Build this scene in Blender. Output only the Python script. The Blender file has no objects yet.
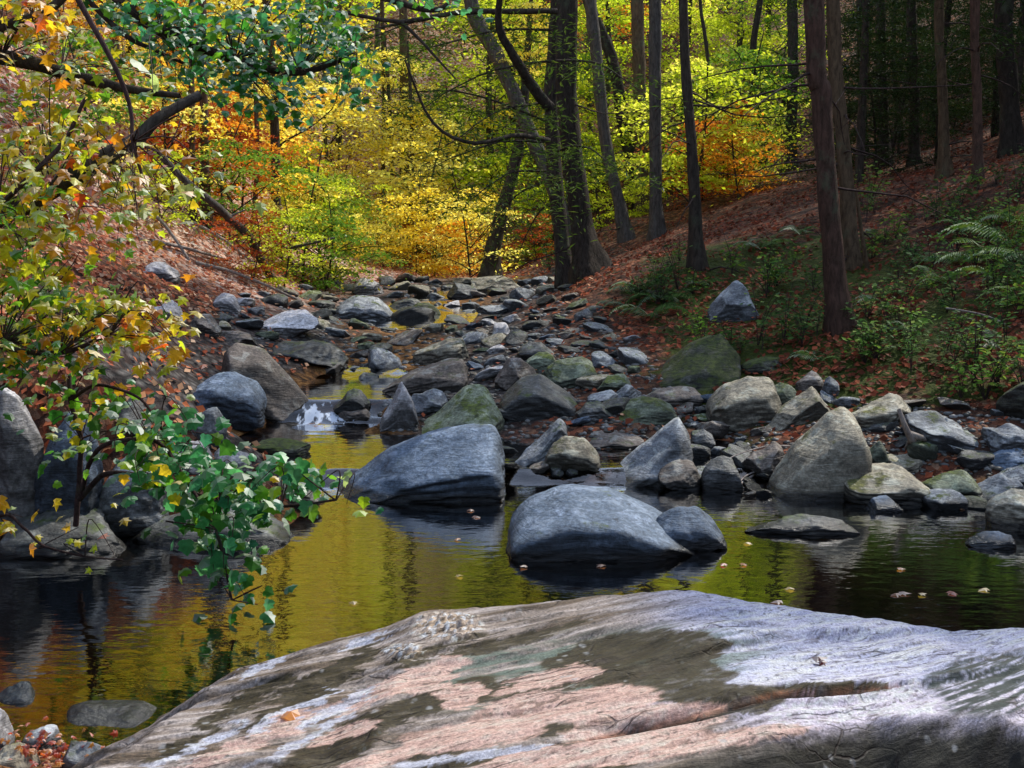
import bpy, math, random
import numpy as np
from mathutils import Vector, Matrix, Euler

S = bpy.context.scene
COL = S.collection
F = 1150.0            # focal length in pixels (1024 wide)
PITCH = math.atan(144 / F)
CAMZ = 1.9
CP, SP = math.cos(PITCH), math.sin(PITCH)
rng = np.random.default_rng(11)
random.seed(5)

# ------------------------------------------------------------------ camera, light
cam = bpy.data.cameras.new('camera')
camo = bpy.data.objects.new('camera', cam)
COL.objects.link(camo)
S.camera = camo
camo.location = (0, 0, CAMZ)
camo.rotation_euler = (math.pi / 2 - PITCH, 0, 0)
cam.sensor_width = 36
cam.lens = F / 1024 * 36
cam.clip_start = 0.05
cam.clip_end = 500

SUN_ELEV = math.radians(47)
SUN_AZ = math.atan2(0.74, 0.62)     # from +y towards +x
w = bpy.data.worlds.new('World')
S.world = w
w.use_nodes = True
nt = w.node_tree
bg = nt.nodes['Background']
sky = nt.nodes.new('ShaderNodeTexSky')
sky.sky_type = 'NISHITA'
sky.sun_disc = False
sky.sun_elevation = SUN_ELEV
sky.sun_rotation = SUN_AZ
sky.air_density = 1.0
sky.dust_density = 0.8
hs_ = nt.nodes.new('ShaderNodeHueSaturation'); hs_.inputs['Saturation'].default_value = 0.8
nt.links.new(sky.outputs[0], hs_.inputs['Color']); nt.links.new(hs_.outputs[0], bg.inputs[0])
bg.inputs[1].default_value = 0.34
sl = bpy.data.lights.new('sun', 'SUN')
sl.energy = 5.0
sl.angle = math.radians(0.55)
sl.color = (1.0, 0.95, 0.85)
so = bpy.data.objects.new('sun', sl)
COL.objects.link(so)
sd = Vector((math.cos(SUN_ELEV) * math.sin(SUN_AZ), math.cos(SUN_ELEV) * math.cos(SUN_AZ), math.sin(SUN_ELEV)))
so.rotation_euler = sd.to_track_quat('Z', 'Y').to_euler()
so.location = (20, 20, 40)
S.view_settings.view_transform = 'Standard'
S.view_settings.look = 'None'
S.view_settings.exposure = 0
S.view_settings.gamma = 1
S.cycles.use_denoising = True
S.cycles.max_bounces = 8
S.cycles.transparent_max_bounces = 12
S.cycles.sample_clamp_indirect = 6
S.cycles.caustics_reflective = False
S.cycles.caustics_refractive = False

# ------------------------------------------------------------------ maths helpers
def P(px, py, Y):
    a = (px - 512) / F
    b = (384 - py) / F
    d = np.array([a, CP + b * SP, -SP + b * CP])
    t = Y / d[1]
    return np.array([d[0] * t, Y, CAMZ + d[2] * t])

def proj(v):
    x, y, z = v[0], v[1], v[2] - CAMZ
    dz = y * CP - z * SP
    return 512 + F * x / dz, 384 - F * (y * SP + z * CP) / dz

def _hash(ix, iy, iz):
    M = 0xffffffff
    h = (ix.astype(np.int64) * 0x27d4eb2d) & M
    h = ((h ^ (h >> 15)) * 0x2c1b3c6d) & M
    h = (h ^ ((iy.astype(np.int64) * 0x165667b1) & M)) & M
    h = ((h ^ (h >> 13)) * 0x297a2d39) & M
    h = (h ^ ((iz.astype(np.int64) * 0x1e3779b1) & M)) & M
    h = ((h ^ (h >> 15)) * 0x2c1b3c6d) & M
    h = ((h ^ (h >> 12)) * 0x297a2d39) & M
    return h ^ (h >> 15)
_G = np.random.default_rng(1).normal(size=(256, 3)); _G /= np.linalg.norm(_G, axis=1, keepdims=True)
def vnoise(p):
    """gradient noise, about -1..1"""
    p = np.asarray(p, float)
    i = np.floor(p).astype(np.int64)
    f = p - i
    w_ = f * f * f * (f * (f * 6 - 15) + 10)
    r = 0
    for dx in (0, 1):
        for dy in (0, 1):
            for dz in (0, 1):
                g = _G[_hash(i[:, 0] + dx, i[:, 1] + dy, i[:, 2] + dz) & 255]
                d = g[:, 0] * (f[:, 0] - dx) + g[:, 1] * (f[:, 1] - dy) + g[:, 2] * (f[:, 2] - dz)
                r = r + d * (w_[:, 0] if dx else 1 - w_[:, 0]) * (w_[:, 1] if dy else 1 - w_[:, 1]) * (w_[:, 2] if dz else 1 - w_[:, 2])
    return np.clip(r * 1.7, -1, 1)

def fbm(p, o=4, g=0.5, l=2.03):
    r = 0; a = 1; p = np.asarray(p, float).copy(); tot = 0
    for k in range(o):
        r = r + a * vnoise(p + 17.3 * k); tot += a
        a *= g; p = p * l
    return r / tot

def sstep(a, b, x):
    t = np.clip((x - a) / (b - a), 0, 1)
    return t * t * (3 - 2 * t)

def mesh_np(name, verts, faces, smooth=False, attrs=None, mats=None, cols=None):
    """faces: (M,k) array, all of one size; attrs: {name: per-vertex float array}; cols: {name: (N,3)}"""
    verts = np.asarray(verts, np.float32); faces = np.asarray(faces, np.int32)
    me = bpy.data.meshes.new(name)
    M, k = faces.shape
    me.vertices.add(len(verts)); me.vertices.foreach_set('co', verts.ravel())
    me.loops.add(M * k); me.loops.foreach_set('vertex_index', faces.ravel())
    me.polygons.add(M)
    me.polygons.foreach_set('loop_start', np.arange(0, M * k, k, dtype=np.int32))
    me.polygons.foreach_set('loop_total', np.full(M, k, np.int32))
    me.update(calc_edges=True)
    me.polygons.foreach_set('use_smooth', np.full(M, bool(smooth)))
    for n, a in (attrs or {}).items():
        at = me.attributes.new(n, 'FLOAT', 'POINT'); at.data.foreach_set('value', np.asarray(a, np.float32))
    for n, a in (cols or {}).items():
        at = me.color_attributes.new(n, 'FLOAT_COLOR', 'POINT')
        c = np.ones((len(verts), 4), np.float32); c[:, :3] = a
        at.data.foreach_set('color', c.ravel())
    if mats: me.materials.append(mats)
    return me

def link(name, me, parent=None, mat=None, loc=None, **props):
    o = bpy.data.objects.new(name, me)
    COL.objects.link(o)
    if parent is not None: o.parent = parent
    if mat is not None and me is not None:
        if len(me.materials) == 0: me.materials.append(mat)
        if me.materials[0] != mat:
            o.material_slots[0].link = 'OBJECT'; o.material_slots[0].material = mat
    if loc is not None: o.location = [float(q) for q in loc]
    for k_, v_ in props.items(): o[k_] = v_
    return o

# ------------------------------------------------------------------ node helpers
class N:
    def __init__(s, name):
        s.m = bpy.data.materials.new(name); s.m.use_nodes = True
        s.t = s.m.node_tree; s.n = s.t.nodes; s.out = s.n['Material Output']; s.b = s.n['Principled BSDF']
    def add(s, typ, **kw):
        nd = s.n.new('ShaderNode' + typ)
        for k, v in kw.items(): setattr(nd, k, v)
        return nd
    def L(s, a, b): s.t.links.new(a, b)
    def noise(s, vec, scale, detail=4, rough=0.55, dist=0.0):
        nd = s.add('TexNoise'); nd.inputs['Scale'].default_value = scale; nd.inputs['Detail'].default_value = detail
        nd.inputs['Roughness'].default_value = rough; nd.inputs['Distortion'].default_value = dist
        if vec is not None: s.L(vec, nd.inputs['Vector'])
        return nd.outputs['Fac']
    def voro(s, vec, scale, feature='F1', out='Distance', rnd=1):
        nd = s.add('TexVoronoi', feature=feature); nd.inputs['Scale'].default_value = scale
        nd.inputs['Randomness'].default_value = rnd
        if vec is not None: s.L(vec, nd.inputs['Vector'])
        return nd.outputs[out]
    def map(s, vec, scale=(1, 1, 1), rot=(0, 0, 0), loc=(0, 0, 0)):
        nd = s.add('Mapping'); nd.inputs['Scale'].default_value = scale; nd.inputs['Rotation'].default_value = rot
        nd.inputs['Location'].default_value = loc
        s.L(vec, nd.inputs['Vector']); return nd.outputs[0]
    def ramp(s, fac, stops, interp='LINEAR'):
        nd = s.add('ValToRGB'); cr = nd.color_ramp; cr.interpolation = interp
        while len(cr.elements) < len(stops): cr.elements.new(0.5)
        for e, (p, c) in zip(cr.elements, stops):
            e.position = p; e.color = (c[0], c[1], c[2], 1) if hasattr(c, '__len__') else (c, c, c, 1)
        s.L(fac, nd.inputs[0]); return nd.outputs[0]
    def mix(s, fac, a, b, mode='MIX'):
        nd = s.add('Mix', data_type='RGBA', blend_type=mode)
        for sock, v in ((nd.inputs[0], fac), (nd.inputs[6], a), (nd.inputs[7], b)):
            if isinstance(v, bpy.types.NodeSocket): s.L(v, sock)
            elif hasattr(v, '__len__'): sock.default_value = (v[0], v[1], v[2], 1)
            else: sock.default_value = v if sock == nd.inputs[0] else (v, v, v, 1)
        return nd.outputs[2]
    def math(s, op, a, b=None, c=None, clamp=False):
        nd = s.add('Math', operation=op); nd.use_clamp = clamp
        for i, v in enumerate((a, b, c)):
            if v is None: continue
            if isinstance(v, bpy.types.NodeSocket): s.L(v, nd.inputs[i])
            else: nd.inputs[i].default_value = v
        return nd.outputs[0]
    def bump(s, h, strength=0.5, dist=0.02, nrm=None):
        nd = s.add('Bump'); nd.inputs['Strength'].default_value = strength; nd.inputs['Distance'].default_value = dist
        s.L(h, nd.inputs['Height'])
        if nrm is not None: s.L(nrm, nd.inputs['Normal'])
        return nd.outputs[0]

def rock_mat(name, dark, mid, light, moss=0.0, mosscol=(0.035, 0.05, 0.008), lichen=0.3, lichcol=(0.42, 0.44, 0.40), strata=1.0, rough=0.75, wet=0.07):
    m = N(name)
    tc = m.add('TexCoord'); oi = m.add('ObjectInfo'); geo = m.add('NewGeometry')
    off = m.add('VectorMath', operation='MULTIPLY_ADD')
    cmb = m.add('CombineXYZ')
    for i in range(3): m.L(oi.outputs['Random'], cmb.inputs[i])
    m.L(cmb.outputs[0], off.inputs[0]); off.inputs[1].default_value = (37, 91, 53); m.L(tc.outputs['Object'], off.inputs[2])
    v = off.outputs[0]
    warp = m.noise(v, 2.2, 3)
    vs = m.map(v, (2.2, 2.2, 15), (0.25, 0.12, 0))
    lay = m.noise(vs, 1.6, 7, 0.62, 1.6)
    big = m.noise(v, 3.0, 5, 0.6, 0.5)
    fine = m.noise(v, 38, 4, 0.65)
    c = m.ramp(m.math('ADD', m.math('MULTIPLY', lay, 0.55 * strata), m.math('MULTIPLY', big, 1 - 0.55 * strata)),
               [(0.34, dark), (0.455, mid), (0.54, mid), (0.66, light)])
    c = m.mix(m.ramp(fine, [(0.42, 0.0), (0.62, 0.8)]), m.mix(1.0, c, 0.62, 'MULTIPLY'), m.mix(1.0, c, 1.25, 'MULTIPLY'))
    lf = m.math('MULTIPLY', m.ramp(m.noise(v, 7, 6, 0.7, 0.4), [(0.52, 0.0), (0.60, 1.0)]), lichen)
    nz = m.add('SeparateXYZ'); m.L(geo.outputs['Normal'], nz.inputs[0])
    upf = m.ramp(nz.outputs['Z'], [(0.15, 0.25), (0.75, 1.0)])
    c = m.mix(m.math('MULTIPLY', lf, upf), c, lichcol)
    c = m.mix(m.ramp(m.noise(v, 16, 5, 0.7), [(0.60, 0.0), (0.70, 0.75)]), c, (dark[0] * .5, dark[1] * .5, dark[2] * .5))
    if moss > 0:
        mf = m.math('ADD', m.math('MULTIPLY', nz.outputs['Z'], 0.25), m.noise(v, 4.5, 6, 0.7))
        mf = m.ramp(mf, [(0.86 - 0.4 * moss, 0.0), (0.97 - 0.4 * moss, 1.0)])
        mc = m.ramp(m.noise(v, 22, 3), [(0.3, (mosscol[0] * .4, mosscol[1] * .4, mosscol[2])), (0.7, (mosscol[0] * 1.7, mosscol[1] * 1.7, mosscol[2] * 1.3))])
        c = m.mix(mf, c, mc)
    # damp-dark sides and pale tops, with shade and top light painted in by facing
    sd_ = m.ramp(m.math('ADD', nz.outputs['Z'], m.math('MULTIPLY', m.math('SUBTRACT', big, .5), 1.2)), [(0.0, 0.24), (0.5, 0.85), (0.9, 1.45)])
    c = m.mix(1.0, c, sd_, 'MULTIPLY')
    # per rock brightness
    c = m.mix(1.0, c, m.ramp(oi.outputs['Random'], [(0, 0.75), (1, 1.15)]), 'MULTIPLY')
    # damp dark foot just above the water
    pz = m.add('SeparateXYZ'); m.L(geo.outputs['Position'], pz.inputs[0])
    wf = m.ramp(m.math('ADD', pz.outputs['Z'], m.math('MULTIPLY', warp, 0.05)), [(wet, 1.0), (wet + 0.035, 0.0)])
    c = m.mix(wf, c, m.mix(1.0, c, (0.16, 0.15, 0.13), 'MULTIPLY'))
    m.L(c, m.b.inputs['Base Color'])
    m.L(m.ramp(wf, [(0, rough), (1, 0.25)]), m.b.inputs['Roughness'])
    m.b.inputs['Specular IOR Level'].default_value = 0.35
    h = m.math('ADD', m.math('MULTIPLY', lay, 0.9), m.math('MULTIPLY', m.noise(v, 14, 8, 0.7), 0.8))
    nb = m.bump(h, 0.9, 0.022)
    nb = m.bump(m.noise(v, 90, 3, 0.7), 0.3, 0.003, nb)
    m.L(nb, m.b.inputs['Normal'])
    return m.m

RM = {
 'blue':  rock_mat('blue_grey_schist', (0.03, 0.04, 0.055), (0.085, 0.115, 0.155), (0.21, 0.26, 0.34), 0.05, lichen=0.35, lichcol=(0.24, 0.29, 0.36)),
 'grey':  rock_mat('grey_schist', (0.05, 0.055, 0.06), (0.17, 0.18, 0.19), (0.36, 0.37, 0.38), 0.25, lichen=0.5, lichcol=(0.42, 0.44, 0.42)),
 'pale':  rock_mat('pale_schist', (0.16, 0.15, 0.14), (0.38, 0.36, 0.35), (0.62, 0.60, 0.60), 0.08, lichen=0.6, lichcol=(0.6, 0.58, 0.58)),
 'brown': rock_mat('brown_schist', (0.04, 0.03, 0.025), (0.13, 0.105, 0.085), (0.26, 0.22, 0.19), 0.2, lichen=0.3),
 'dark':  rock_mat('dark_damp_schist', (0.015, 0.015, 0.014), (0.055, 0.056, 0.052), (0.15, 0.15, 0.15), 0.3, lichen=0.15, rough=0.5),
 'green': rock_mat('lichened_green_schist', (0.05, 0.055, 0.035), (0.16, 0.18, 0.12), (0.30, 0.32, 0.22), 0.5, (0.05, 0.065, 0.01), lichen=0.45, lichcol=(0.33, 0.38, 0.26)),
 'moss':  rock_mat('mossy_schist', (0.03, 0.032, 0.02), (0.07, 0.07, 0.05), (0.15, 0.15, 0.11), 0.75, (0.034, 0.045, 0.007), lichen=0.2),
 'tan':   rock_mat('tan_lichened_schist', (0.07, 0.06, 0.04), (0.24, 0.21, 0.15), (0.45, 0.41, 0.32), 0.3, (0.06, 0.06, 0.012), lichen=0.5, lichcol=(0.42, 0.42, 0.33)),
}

# ------------------------------------------------------------------ terrain
cp = []   # control points x, y, z
def pk(px, py, Y): cp.append(tuple(P(px, py, Y)))
for q in [(-2.5,5.8,-.35),(-1,6,-.5),(0,6.5,-.5),(1,7,-.42),(2.5,6.5,-.4),(0,7.8,-.3),(3.5,6.5,-.3),(-1,5,-.4),(2,5,-.4),(-2.5,5,-.3),(0,4.5,-.3),
          (1,8.2,-.15),(-1,8,-.25),(2.4,8.1,-.12),(-1.9,4.15,.0),(-2.5,4.0,.10),(-3.2,3,.5),(0,3,.0),(3,3,.2),(4.8,4.5,.15),(6.2,6,.3),(4.6,7.0,.0),
          (0,0,.3),(-5,0,1.4),(5,0,1.2),(0,-10,2.5),(-15,-8,6),(15,-8,6),
          (-1.5,7.35,-.05),(-2.3,7.2,-.12),(-3.2,7.15,-.12),(-4.6,6.9,-.1),(-2.9,8.0,.95),(-3.9,8.0,1.1),(-2.1,8.2,.55),(-1.55,8.0,.12),(-5.2,8.2,1.9),(-5.6,6.0,.6),(-4.5,5,.3),(-7.5,8,3.2),(-6,10.5,2.4),(-10,12,5),(-3.5,10,1.15),(-4.2,13,1.35),
          (-1.9,9.6,.1),(-1.7,11,.28),(-1.6,12.4,.36),(-2.9,11.0,.5),(-2.8,9.2,.55),
          (-12,28,9),(-20,30,14),(-14,18,8.5),(-25,50,18),(-30,15,15),(-8,20,4.6),(0,60,17),(-12,60,20),(12,60,16),(0,42,7),(-8,44,10),(8,44,7.5),(0,95,36),(-40,95,36),(40,95,36),(-60,40,28),(60,40,28),(110,60,40),(-110,60,40),(110,-10,30),(-110,-10,30),
          (25,30,11),(20,15,8.5),(12,8,4.6),(8,5.2,2.2),(40,50,19),(16,50,11),(8,7,2.3),(14,22,5.8),(11,34,4.8)]:
    cp.append(q)
for q in [(213,300,15),(160,270,16),(200,130,29),(270,195,31),(450,380,12),(560,400,11),(650,420,10.3),(400,330,16.5),(450,300,21),(520,282,26),(540,272,32),
          (400,272,27),(350,262,28),(300,282,22),(450,236,34),(300,225,33),
          (600,270,17),(560,300,17.5),(700,330,13),(735,320,13.5),(640,350,12.3),(760,405,10.5),(850,320,12),(870,392,10.3),(1000,405,9.5),(1024,300,11.5),(900,250,15),(1024,200,15),
          (950,168,20),(1024,152,21),(700,240,20),(800,200,22),(900,160,27),(700,200,32),(600,232,30),(900,480,8.75),(1024,500,8.3),(1060,520,7.7),(740,470,9.2),(690,440,10.2),(850,440,9.3),(1000,440,8.9)]:
    pk(*q)
CPT = np.array(cp)
def _tps(r2): return np.where(r2 > 1e-9, r2 * np.log(r2 + 1e-12) * 0.5, 0)
def _warp(xy):   # compress far distances so near detail stays well conditioned
    return xy / 10.0
A_ = _warp(CPT[:, :2]); n_ = len(A_)
K = _tps(((A_[:, None] - A_[None]) ** 2).sum(-1)) + np.eye(n_) * 2e-4
Q = np.hstack([np.ones((n_, 1)), A_])
M_ = np.block([[K, Q], [Q.T, np.zeros((3, 3))]])
SOL = np.linalg.solve(M_, np.concatenate([CPT[:, 2], np.zeros(3)]))
WL = np.array([(-50, 0), (8.72, 0), (8.98, .10), (10.9, .15), (11.25, .34), (12.6, .38), (13.0, .46), (16, .60), (21, .80), (26, .99), (200, .99)])
def water_z(y): return np.interp(y, WL[:, 0], WL[:, 1])
CH = np.array([(-1.2, 8.3), (-1.75, 9.2), (-2.0, 10.0), (-1.8, 11.0), (-1.65, 12.4), (-1.45, 14), (-1.6, 16.5), (-1.2, 21), (0.2, 26)])
def chan_d(x, y):
    d = np.full(np.shape(x), 1e9)
    for a, b in zip(CH[:-1], CH[1:]):
        ab = b - a
        t = np.clip(((x - a[0]) * ab[0] + (y - a[1]) * ab[1]) / (ab @ ab), 0, 1)
        d = np.minimum(d, np.hypot(x - a[0] - t * ab[0], y - a[1] - t * ab[1]))
    return d
def ground(x, y):
    x = np.atleast_1d(np.asarray(x, float)); y = np.atleast_1d(np.asarray(y, float))
    B = _warp(np.stack([x, y], 1)); z = np.empty(len(x))
    for i in range(0, len(x), 20000):
        b = B[i:i + 20000]
        z[i:i + 20000] = _tps(((b[:, None] - A_[None]) ** 2).sum(-1)) @ SOL[:n_] + SOL[n_] + b @ SOL[n_ + 1:]
    dist = np.hypot(x, y - 6)
    amp = 0.05 + 0.45 * sstep(10, 45, dist)
    p = np.stack([x * 0.6, y * 0.6, np.zeros_like(x)], 1)
    z = z + amp * fbm(p, 3) + 0.03 * fbm(p * 4, 1)
    cd = chan_d(x, y)
    ch = water_z(y) - .13 + .17 * sstep(12.6, 13.4, y) + (cd / .75) ** 2 * .25 + 0.03 * fbm(p * 8, 2)
    z = np.where((y > 8.3) & (y < 27), np.minimum(z, ch), z)
    # keep loose hollows beyond the pool above the water table
    lo = water_z(y) + 0.02
    z = np.where((y > 11.2) & (cd > .9), np.maximum(z, lo), z)
    return z
_hx = np.arange(-9, 14.01, .07); _hy = np.concatenate([np.arange(2.5, 16, .05), np.arange(16, 100.3, .25)])
_HX, _HY = np.meshgrid(_hx, _hy); _HG = ground(_HX.ravel(), _HY.ravel()).reshape(_HX.shape)
def gfast(x, y):
    x = np.clip(x, -8.99, 13.9); i = np.clip(((x + 9) / .07).astype(int), 0, len(_hx) - 2)
    j = np.clip(np.searchsorted(_hy, y) - 1, 0, len(_hy) - 2)
    fx = (x - _hx[i]) / .07; fy = np.clip((y - _hy[j]) / (_hy[j + 1] - _hy[j]), 0, 1)
    return (_HG[j, i] * (1 - fx) + _HG[j, i + 1] * fx) * (1 - fy) + (_HG[j + 1, i] * (1 - fx) + _HG[j + 1, i + 1] * fx) * fy
def g1(x, y): return float(ground([x], [y])[0])
_ys = np.concatenate([np.arange(3.2, 16, .03), np.arange(16, 100, .12)])
_gc = {}
def hit(px, py, water=True):
    pts = P(px, py, 1.0) - np.array([0, 0, CAMZ]); pts = _ys[:, None] * pts[None]; pts[:, 2] += CAMZ
    g = gfast(pts[:, 0], pts[:, 1])
    if water: g = np.maximum(g, np.where(pts[:, 1] < 11.2, water_z(pts[:, 1]), -9))
    k = np.nonzero(pts[:, 2] <= g)[0]
    k = k[0] if len(k) else len(_ys) - 1
    return pts[k][0], pts[k][1], g[k]

nu, nv = 420, 460
u = np.linspace(-1, 1, nu); v = np.linspace(-1, 1, nv)
gx = 120 * (0.06 * u + 0.94 * np.sign(u) * np.abs(u) ** 4)
gy = 10 + 110 * (0.07 * v + 0.93 * np.sign(v) * np.abs(v) ** 4) * np.where(v < 0, 0.35, 1)
X, Yg = np.meshgrid(gx, gy)
X = X.ravel(); Yg = Yg.ravel()
Z = ground(X, Yg)
wetness = 1 - sstep(0.02, 0.16, Z - np.where((Yg > 3.3) & (Yg < 27), water_z(Yg), -5))
wetness = np.where((np.abs(X) < 8), wetness, 0) * np.where(Yg < 8.6, 1, sstep(1.15, .7, chan_d(X, Yg)))
mossy = np.clip(0.5 * sstep(0.6, 3.0, X) * (1 - sstep(3.5, 6, X)) * sstep(9, 11, Yg) * (1 - sstep(15, 19, Yg)) , 0, 1)
dry = sstep(14, 19, Yg) * sstep(1.0, -1.5, X) * .75  # paler dry litter, with the sunlit slope's brightness painted in
bedr = sstep(2.6, 1.2, chan_d(X, Yg)) * (Yg > 8) * (Yg < 27)
I = np.arange(nu * nv).reshape(nv, nu)
fc = np.stack([I[:-1, :-1].ravel(), I[:-1, 1:].ravel(), I[1:, 1:].ravel(), I[1:, :-1].ravel()], 1)
m = N('forest_floor')
geo = m.add('NewGeometry'); pos = geo.outputs['Position']
a_w = m.add('Attribute', attribute_name='wet'); a_m = m.add('Attribute', attribute_name='moss'); a_b = m.add('Attribute', attribute_name='bed')
sx = m.add('SeparateXYZ'); m.L(pos, sx.inputs[0])
cell = m.voro(pos, 16, out='Color')
sc_ = m.add('SeparateColor'); m.L(cell, sc_.inputs[0])
leafc = m.ramp(sc_.outputs[0], [(0, (0.035, 0.018, 0.012)), (.3, (0.10, 0.035, 0.02)), (.55, (0.20, 0.06, 0.03)), (.8, (0.30, 0.11, 0.05)), (1, (0.36, 0.2, 0.12))])
leafc = m.mix(m.ramp(m.noise(pos, 3, 5), [(0.35, 0.0), (0.6, 0.85)]), leafc, (0.03, 0.02, 0.014))
a_d = m.add('Attribute', attribute_name='dry')
sunlit_dryc = m.ramp(sc_.outputs[1], [(0, (0.12, 0.04, 0.02)), (.35, (0.50, 0.20, 0.12)), (.7, (0.85, 0.58, 0.46)), (1, (0.95, 0.84, 0.74))])
leafc = m.mix(m.math('MULTIPLY', a_d.outputs['Fac'], m.ramp(m.noise(pos, 1.2, 5, .7), [(0.3, 0.25), (0.6, 1.0)])), leafc, sunlit_dryc)
mf = m.math('ADD', a_m.outputs['Fac'], m.noise(pos, 2.4, 6, 0.65))
mossc = m.ramp(m.noise(pos, 30, 4, .7), [(0.3, (0.012, 0.018, 0.003)), (0.7, (0.07, 0.09, 0.012))])
c = m.mix(m.ramp(mf, [(0.66, 0.0), (0.78, 1.0)]), leafc, mossc)
stone = m.ramp(m.voro(pos, 11, out='Distance'), [(0.05, (0.16, 0.15, 0.14)), (0.6, (0.02, 0.02, 0.02))])
c = m.mix(m.math('MULTIPLY', a_b.outputs['Fac'], 0.9), c, stone)
depth = m.ramp(sx.outputs['Z'], [(-0.0, (0.0, 0.0, 0.0)), (0.02, (1, 1, 1))])
bedc = m.ramp(m.noise(pos, 9, 6, 0.7), [(0.38, (0.03, 0.016, 0.007)), (0.5, (0.15, 0.065, 0.018)), (0.62, (0.30, 0.15, 0.05))])
deepc = m.ramp(m.noise(pos, 5, 6, 0.7), [(0.35, (0.008, 0.008, 0.004)), (0.7, (0.045, 0.035, 0.015))])
bc = m.mix(m.ramp(m.math('ADD', sx.outputs['Z'], 0.3), [(0.22, 0.0), (0.30, 1.0)]), deepc, bedc)
c = m.mix(a_w.outputs['Fac'], c, bc)
m.L(c, m.b.inputs['Base Color']); m.b.inputs['Roughness'].default_value = 0.9
m.b.inputs['Specular IOR Level'].default_value = 0.15
hh = m.math('ADD', m.math('MULTIPLY', m.voro(pos, 16), -0.6), m.noise(pos, 25, 5, .7))
m.L(m.bump(hh, 0.9, 0.04), m.b.inputs['Normal'])
FLOOR = m.m
gr = link('forest_ground', mesh_np('forest_ground', np.stack([X, Yg, Z], 1), fc, True, {'wet': wetness, 'moss': mossy, 'bed': bedr, 'dry': dry}, FLOOR), kind='structure')

# ------------------------------------------------------------------ water
m = N('stream_water')
geo = m.add('NewGeometry'); pos = geo.outputs['Position']
tr = m.add('BsdfTransparent'); tr.inputs[0].default_value = (0.42, 0.36, 0.26, 1)
gl = m.add('BsdfGlossy'); gl.inputs['Roughness'].default_value = 0.012; gl.inputs[0].default_value = (1, 1, 1, 1)
fr = m.add('Fresnel'); fr.inputs[0].default_value = 1.36
rip = m.math('ADD', m.noise(m.map(pos, (1, 2.0, 1), (0, 0, .1)), 5.5, 2, .5), m.math('MULTIPLY', m.noise(m.map(pos, (1, 2.4, 1)), 22, 2, .5), 0.16))
calm = m.bump(rip, 0.10, 0.03)
ay = m.add('SeparateXYZ'); m.L(pos, ay.inputs[0])
m.L(calm, gl.inputs['Normal']); m.L(calm, fr.inputs['Normal'])
af = m.add('Attribute', attribute_name='foam')
mx = m.add('MixShader'); m.L(m.math('MULTIPLY', fr.outputs[0], 2.1, clamp=True), mx.inputs[0]); m.L(tr.outputs[0], mx.inputs[1]); m.L(gl.outputs[0], mx.inputs[2])
wd = m.add('BsdfDiffuse'); wd.inputs[0].default_value = (0.75, 0.82, 0.92, 1)
ff = m.ramp(m.math('ADD', af.outputs['Fac'], m.math('MULTIPLY', m.noise(m.map(pos, (5, 2.2, 0)), 2.4, 3, .6), 0.9)), [(0.92, 0.0), (1.35, 0.7)])
mx2 = m.add('MixShader'); m.L(ff, mx2.inputs[0]); m.L(mx.outputs[0], mx2.inputs[1]); m.L(wd.outputs[0], mx2.inputs[2])
m.L(mx2.outputs[0], m.out.inputs[0])
WATER = m.m
wx = np.linspace(-7, 9, 161); wy = np.concatenate([np.arange(2.0, 8.6, .1), np.arange(8.6, 11.5, .025), np.arange(11.5, 27, .08)])
WX, WY = np.meshgrid(wx, wy); sh = WX.shape
WX = WX.ravel(); WY = WY.ravel()
sid = np.stack([WX * 4, WY * 4, WX * 0], 1)
WYs = WY + 0.10 * fbm(sid, 2) * sstep(8.4, 8.9, WY) 
WZ = water_z(WYs)
slope = (water_z(WYs + .04) - water_z(WYs - .04)) / .08
WZ = WZ + np.where(slope > .1, 0.015, 0.003) * fbm(sid * 3, 2) * (WY > 8.6)
foam = np.clip(slope * .8, 0, .64) * sstep(.42, .25, chan_d(WX, WY)) * (WY > 10) + .25 * np.clip(slope, 0, 1) * (WY < 10) * (chan_d(WX, WY) < .5)
foam = np.maximum(foam, 0.56 * np.exp(-((WY - 11.0) / .22) ** 2) * sstep(.5, .2, chan_d(WX, WY)) * (WY < 11.1))
I = np.arange(len(WX)).reshape(sh)
fc = np.stack([I[:-1, :-1].ravel(), I[:-1, 1:].ravel(), I[1:, 1:].ravel(), I[1:, :-1].ravel()], 1)
cx = WX[fc].mean(1); cy = WY[fc].mean(1)
keep = (cy < 11.2) | (chan_d(cx, cy) < 1.0)
keep &= (cy < 8.9) | (np.abs(cx) < 3.4)
link('stream_water', mesh_np('stream_water', np.stack([WX, WY, WZ], 1), fc[keep], True, {'foam': foam}, WATER), kind='structure')

# ------------------------------------------------------------------ rocks
import bmesh
_ico = {}
def ico(n):
    if n not in _ico:
        b = bmesh.new(); bmesh.ops.create_icosphere(b, subdivisions=n, radius=1)
        _ico[n] = (np.array([v.co[:] for v in b.verts]), np.array([[v.index for v in f.verts] for f in b.faces])); b.free()
    return _ico[n]

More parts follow.
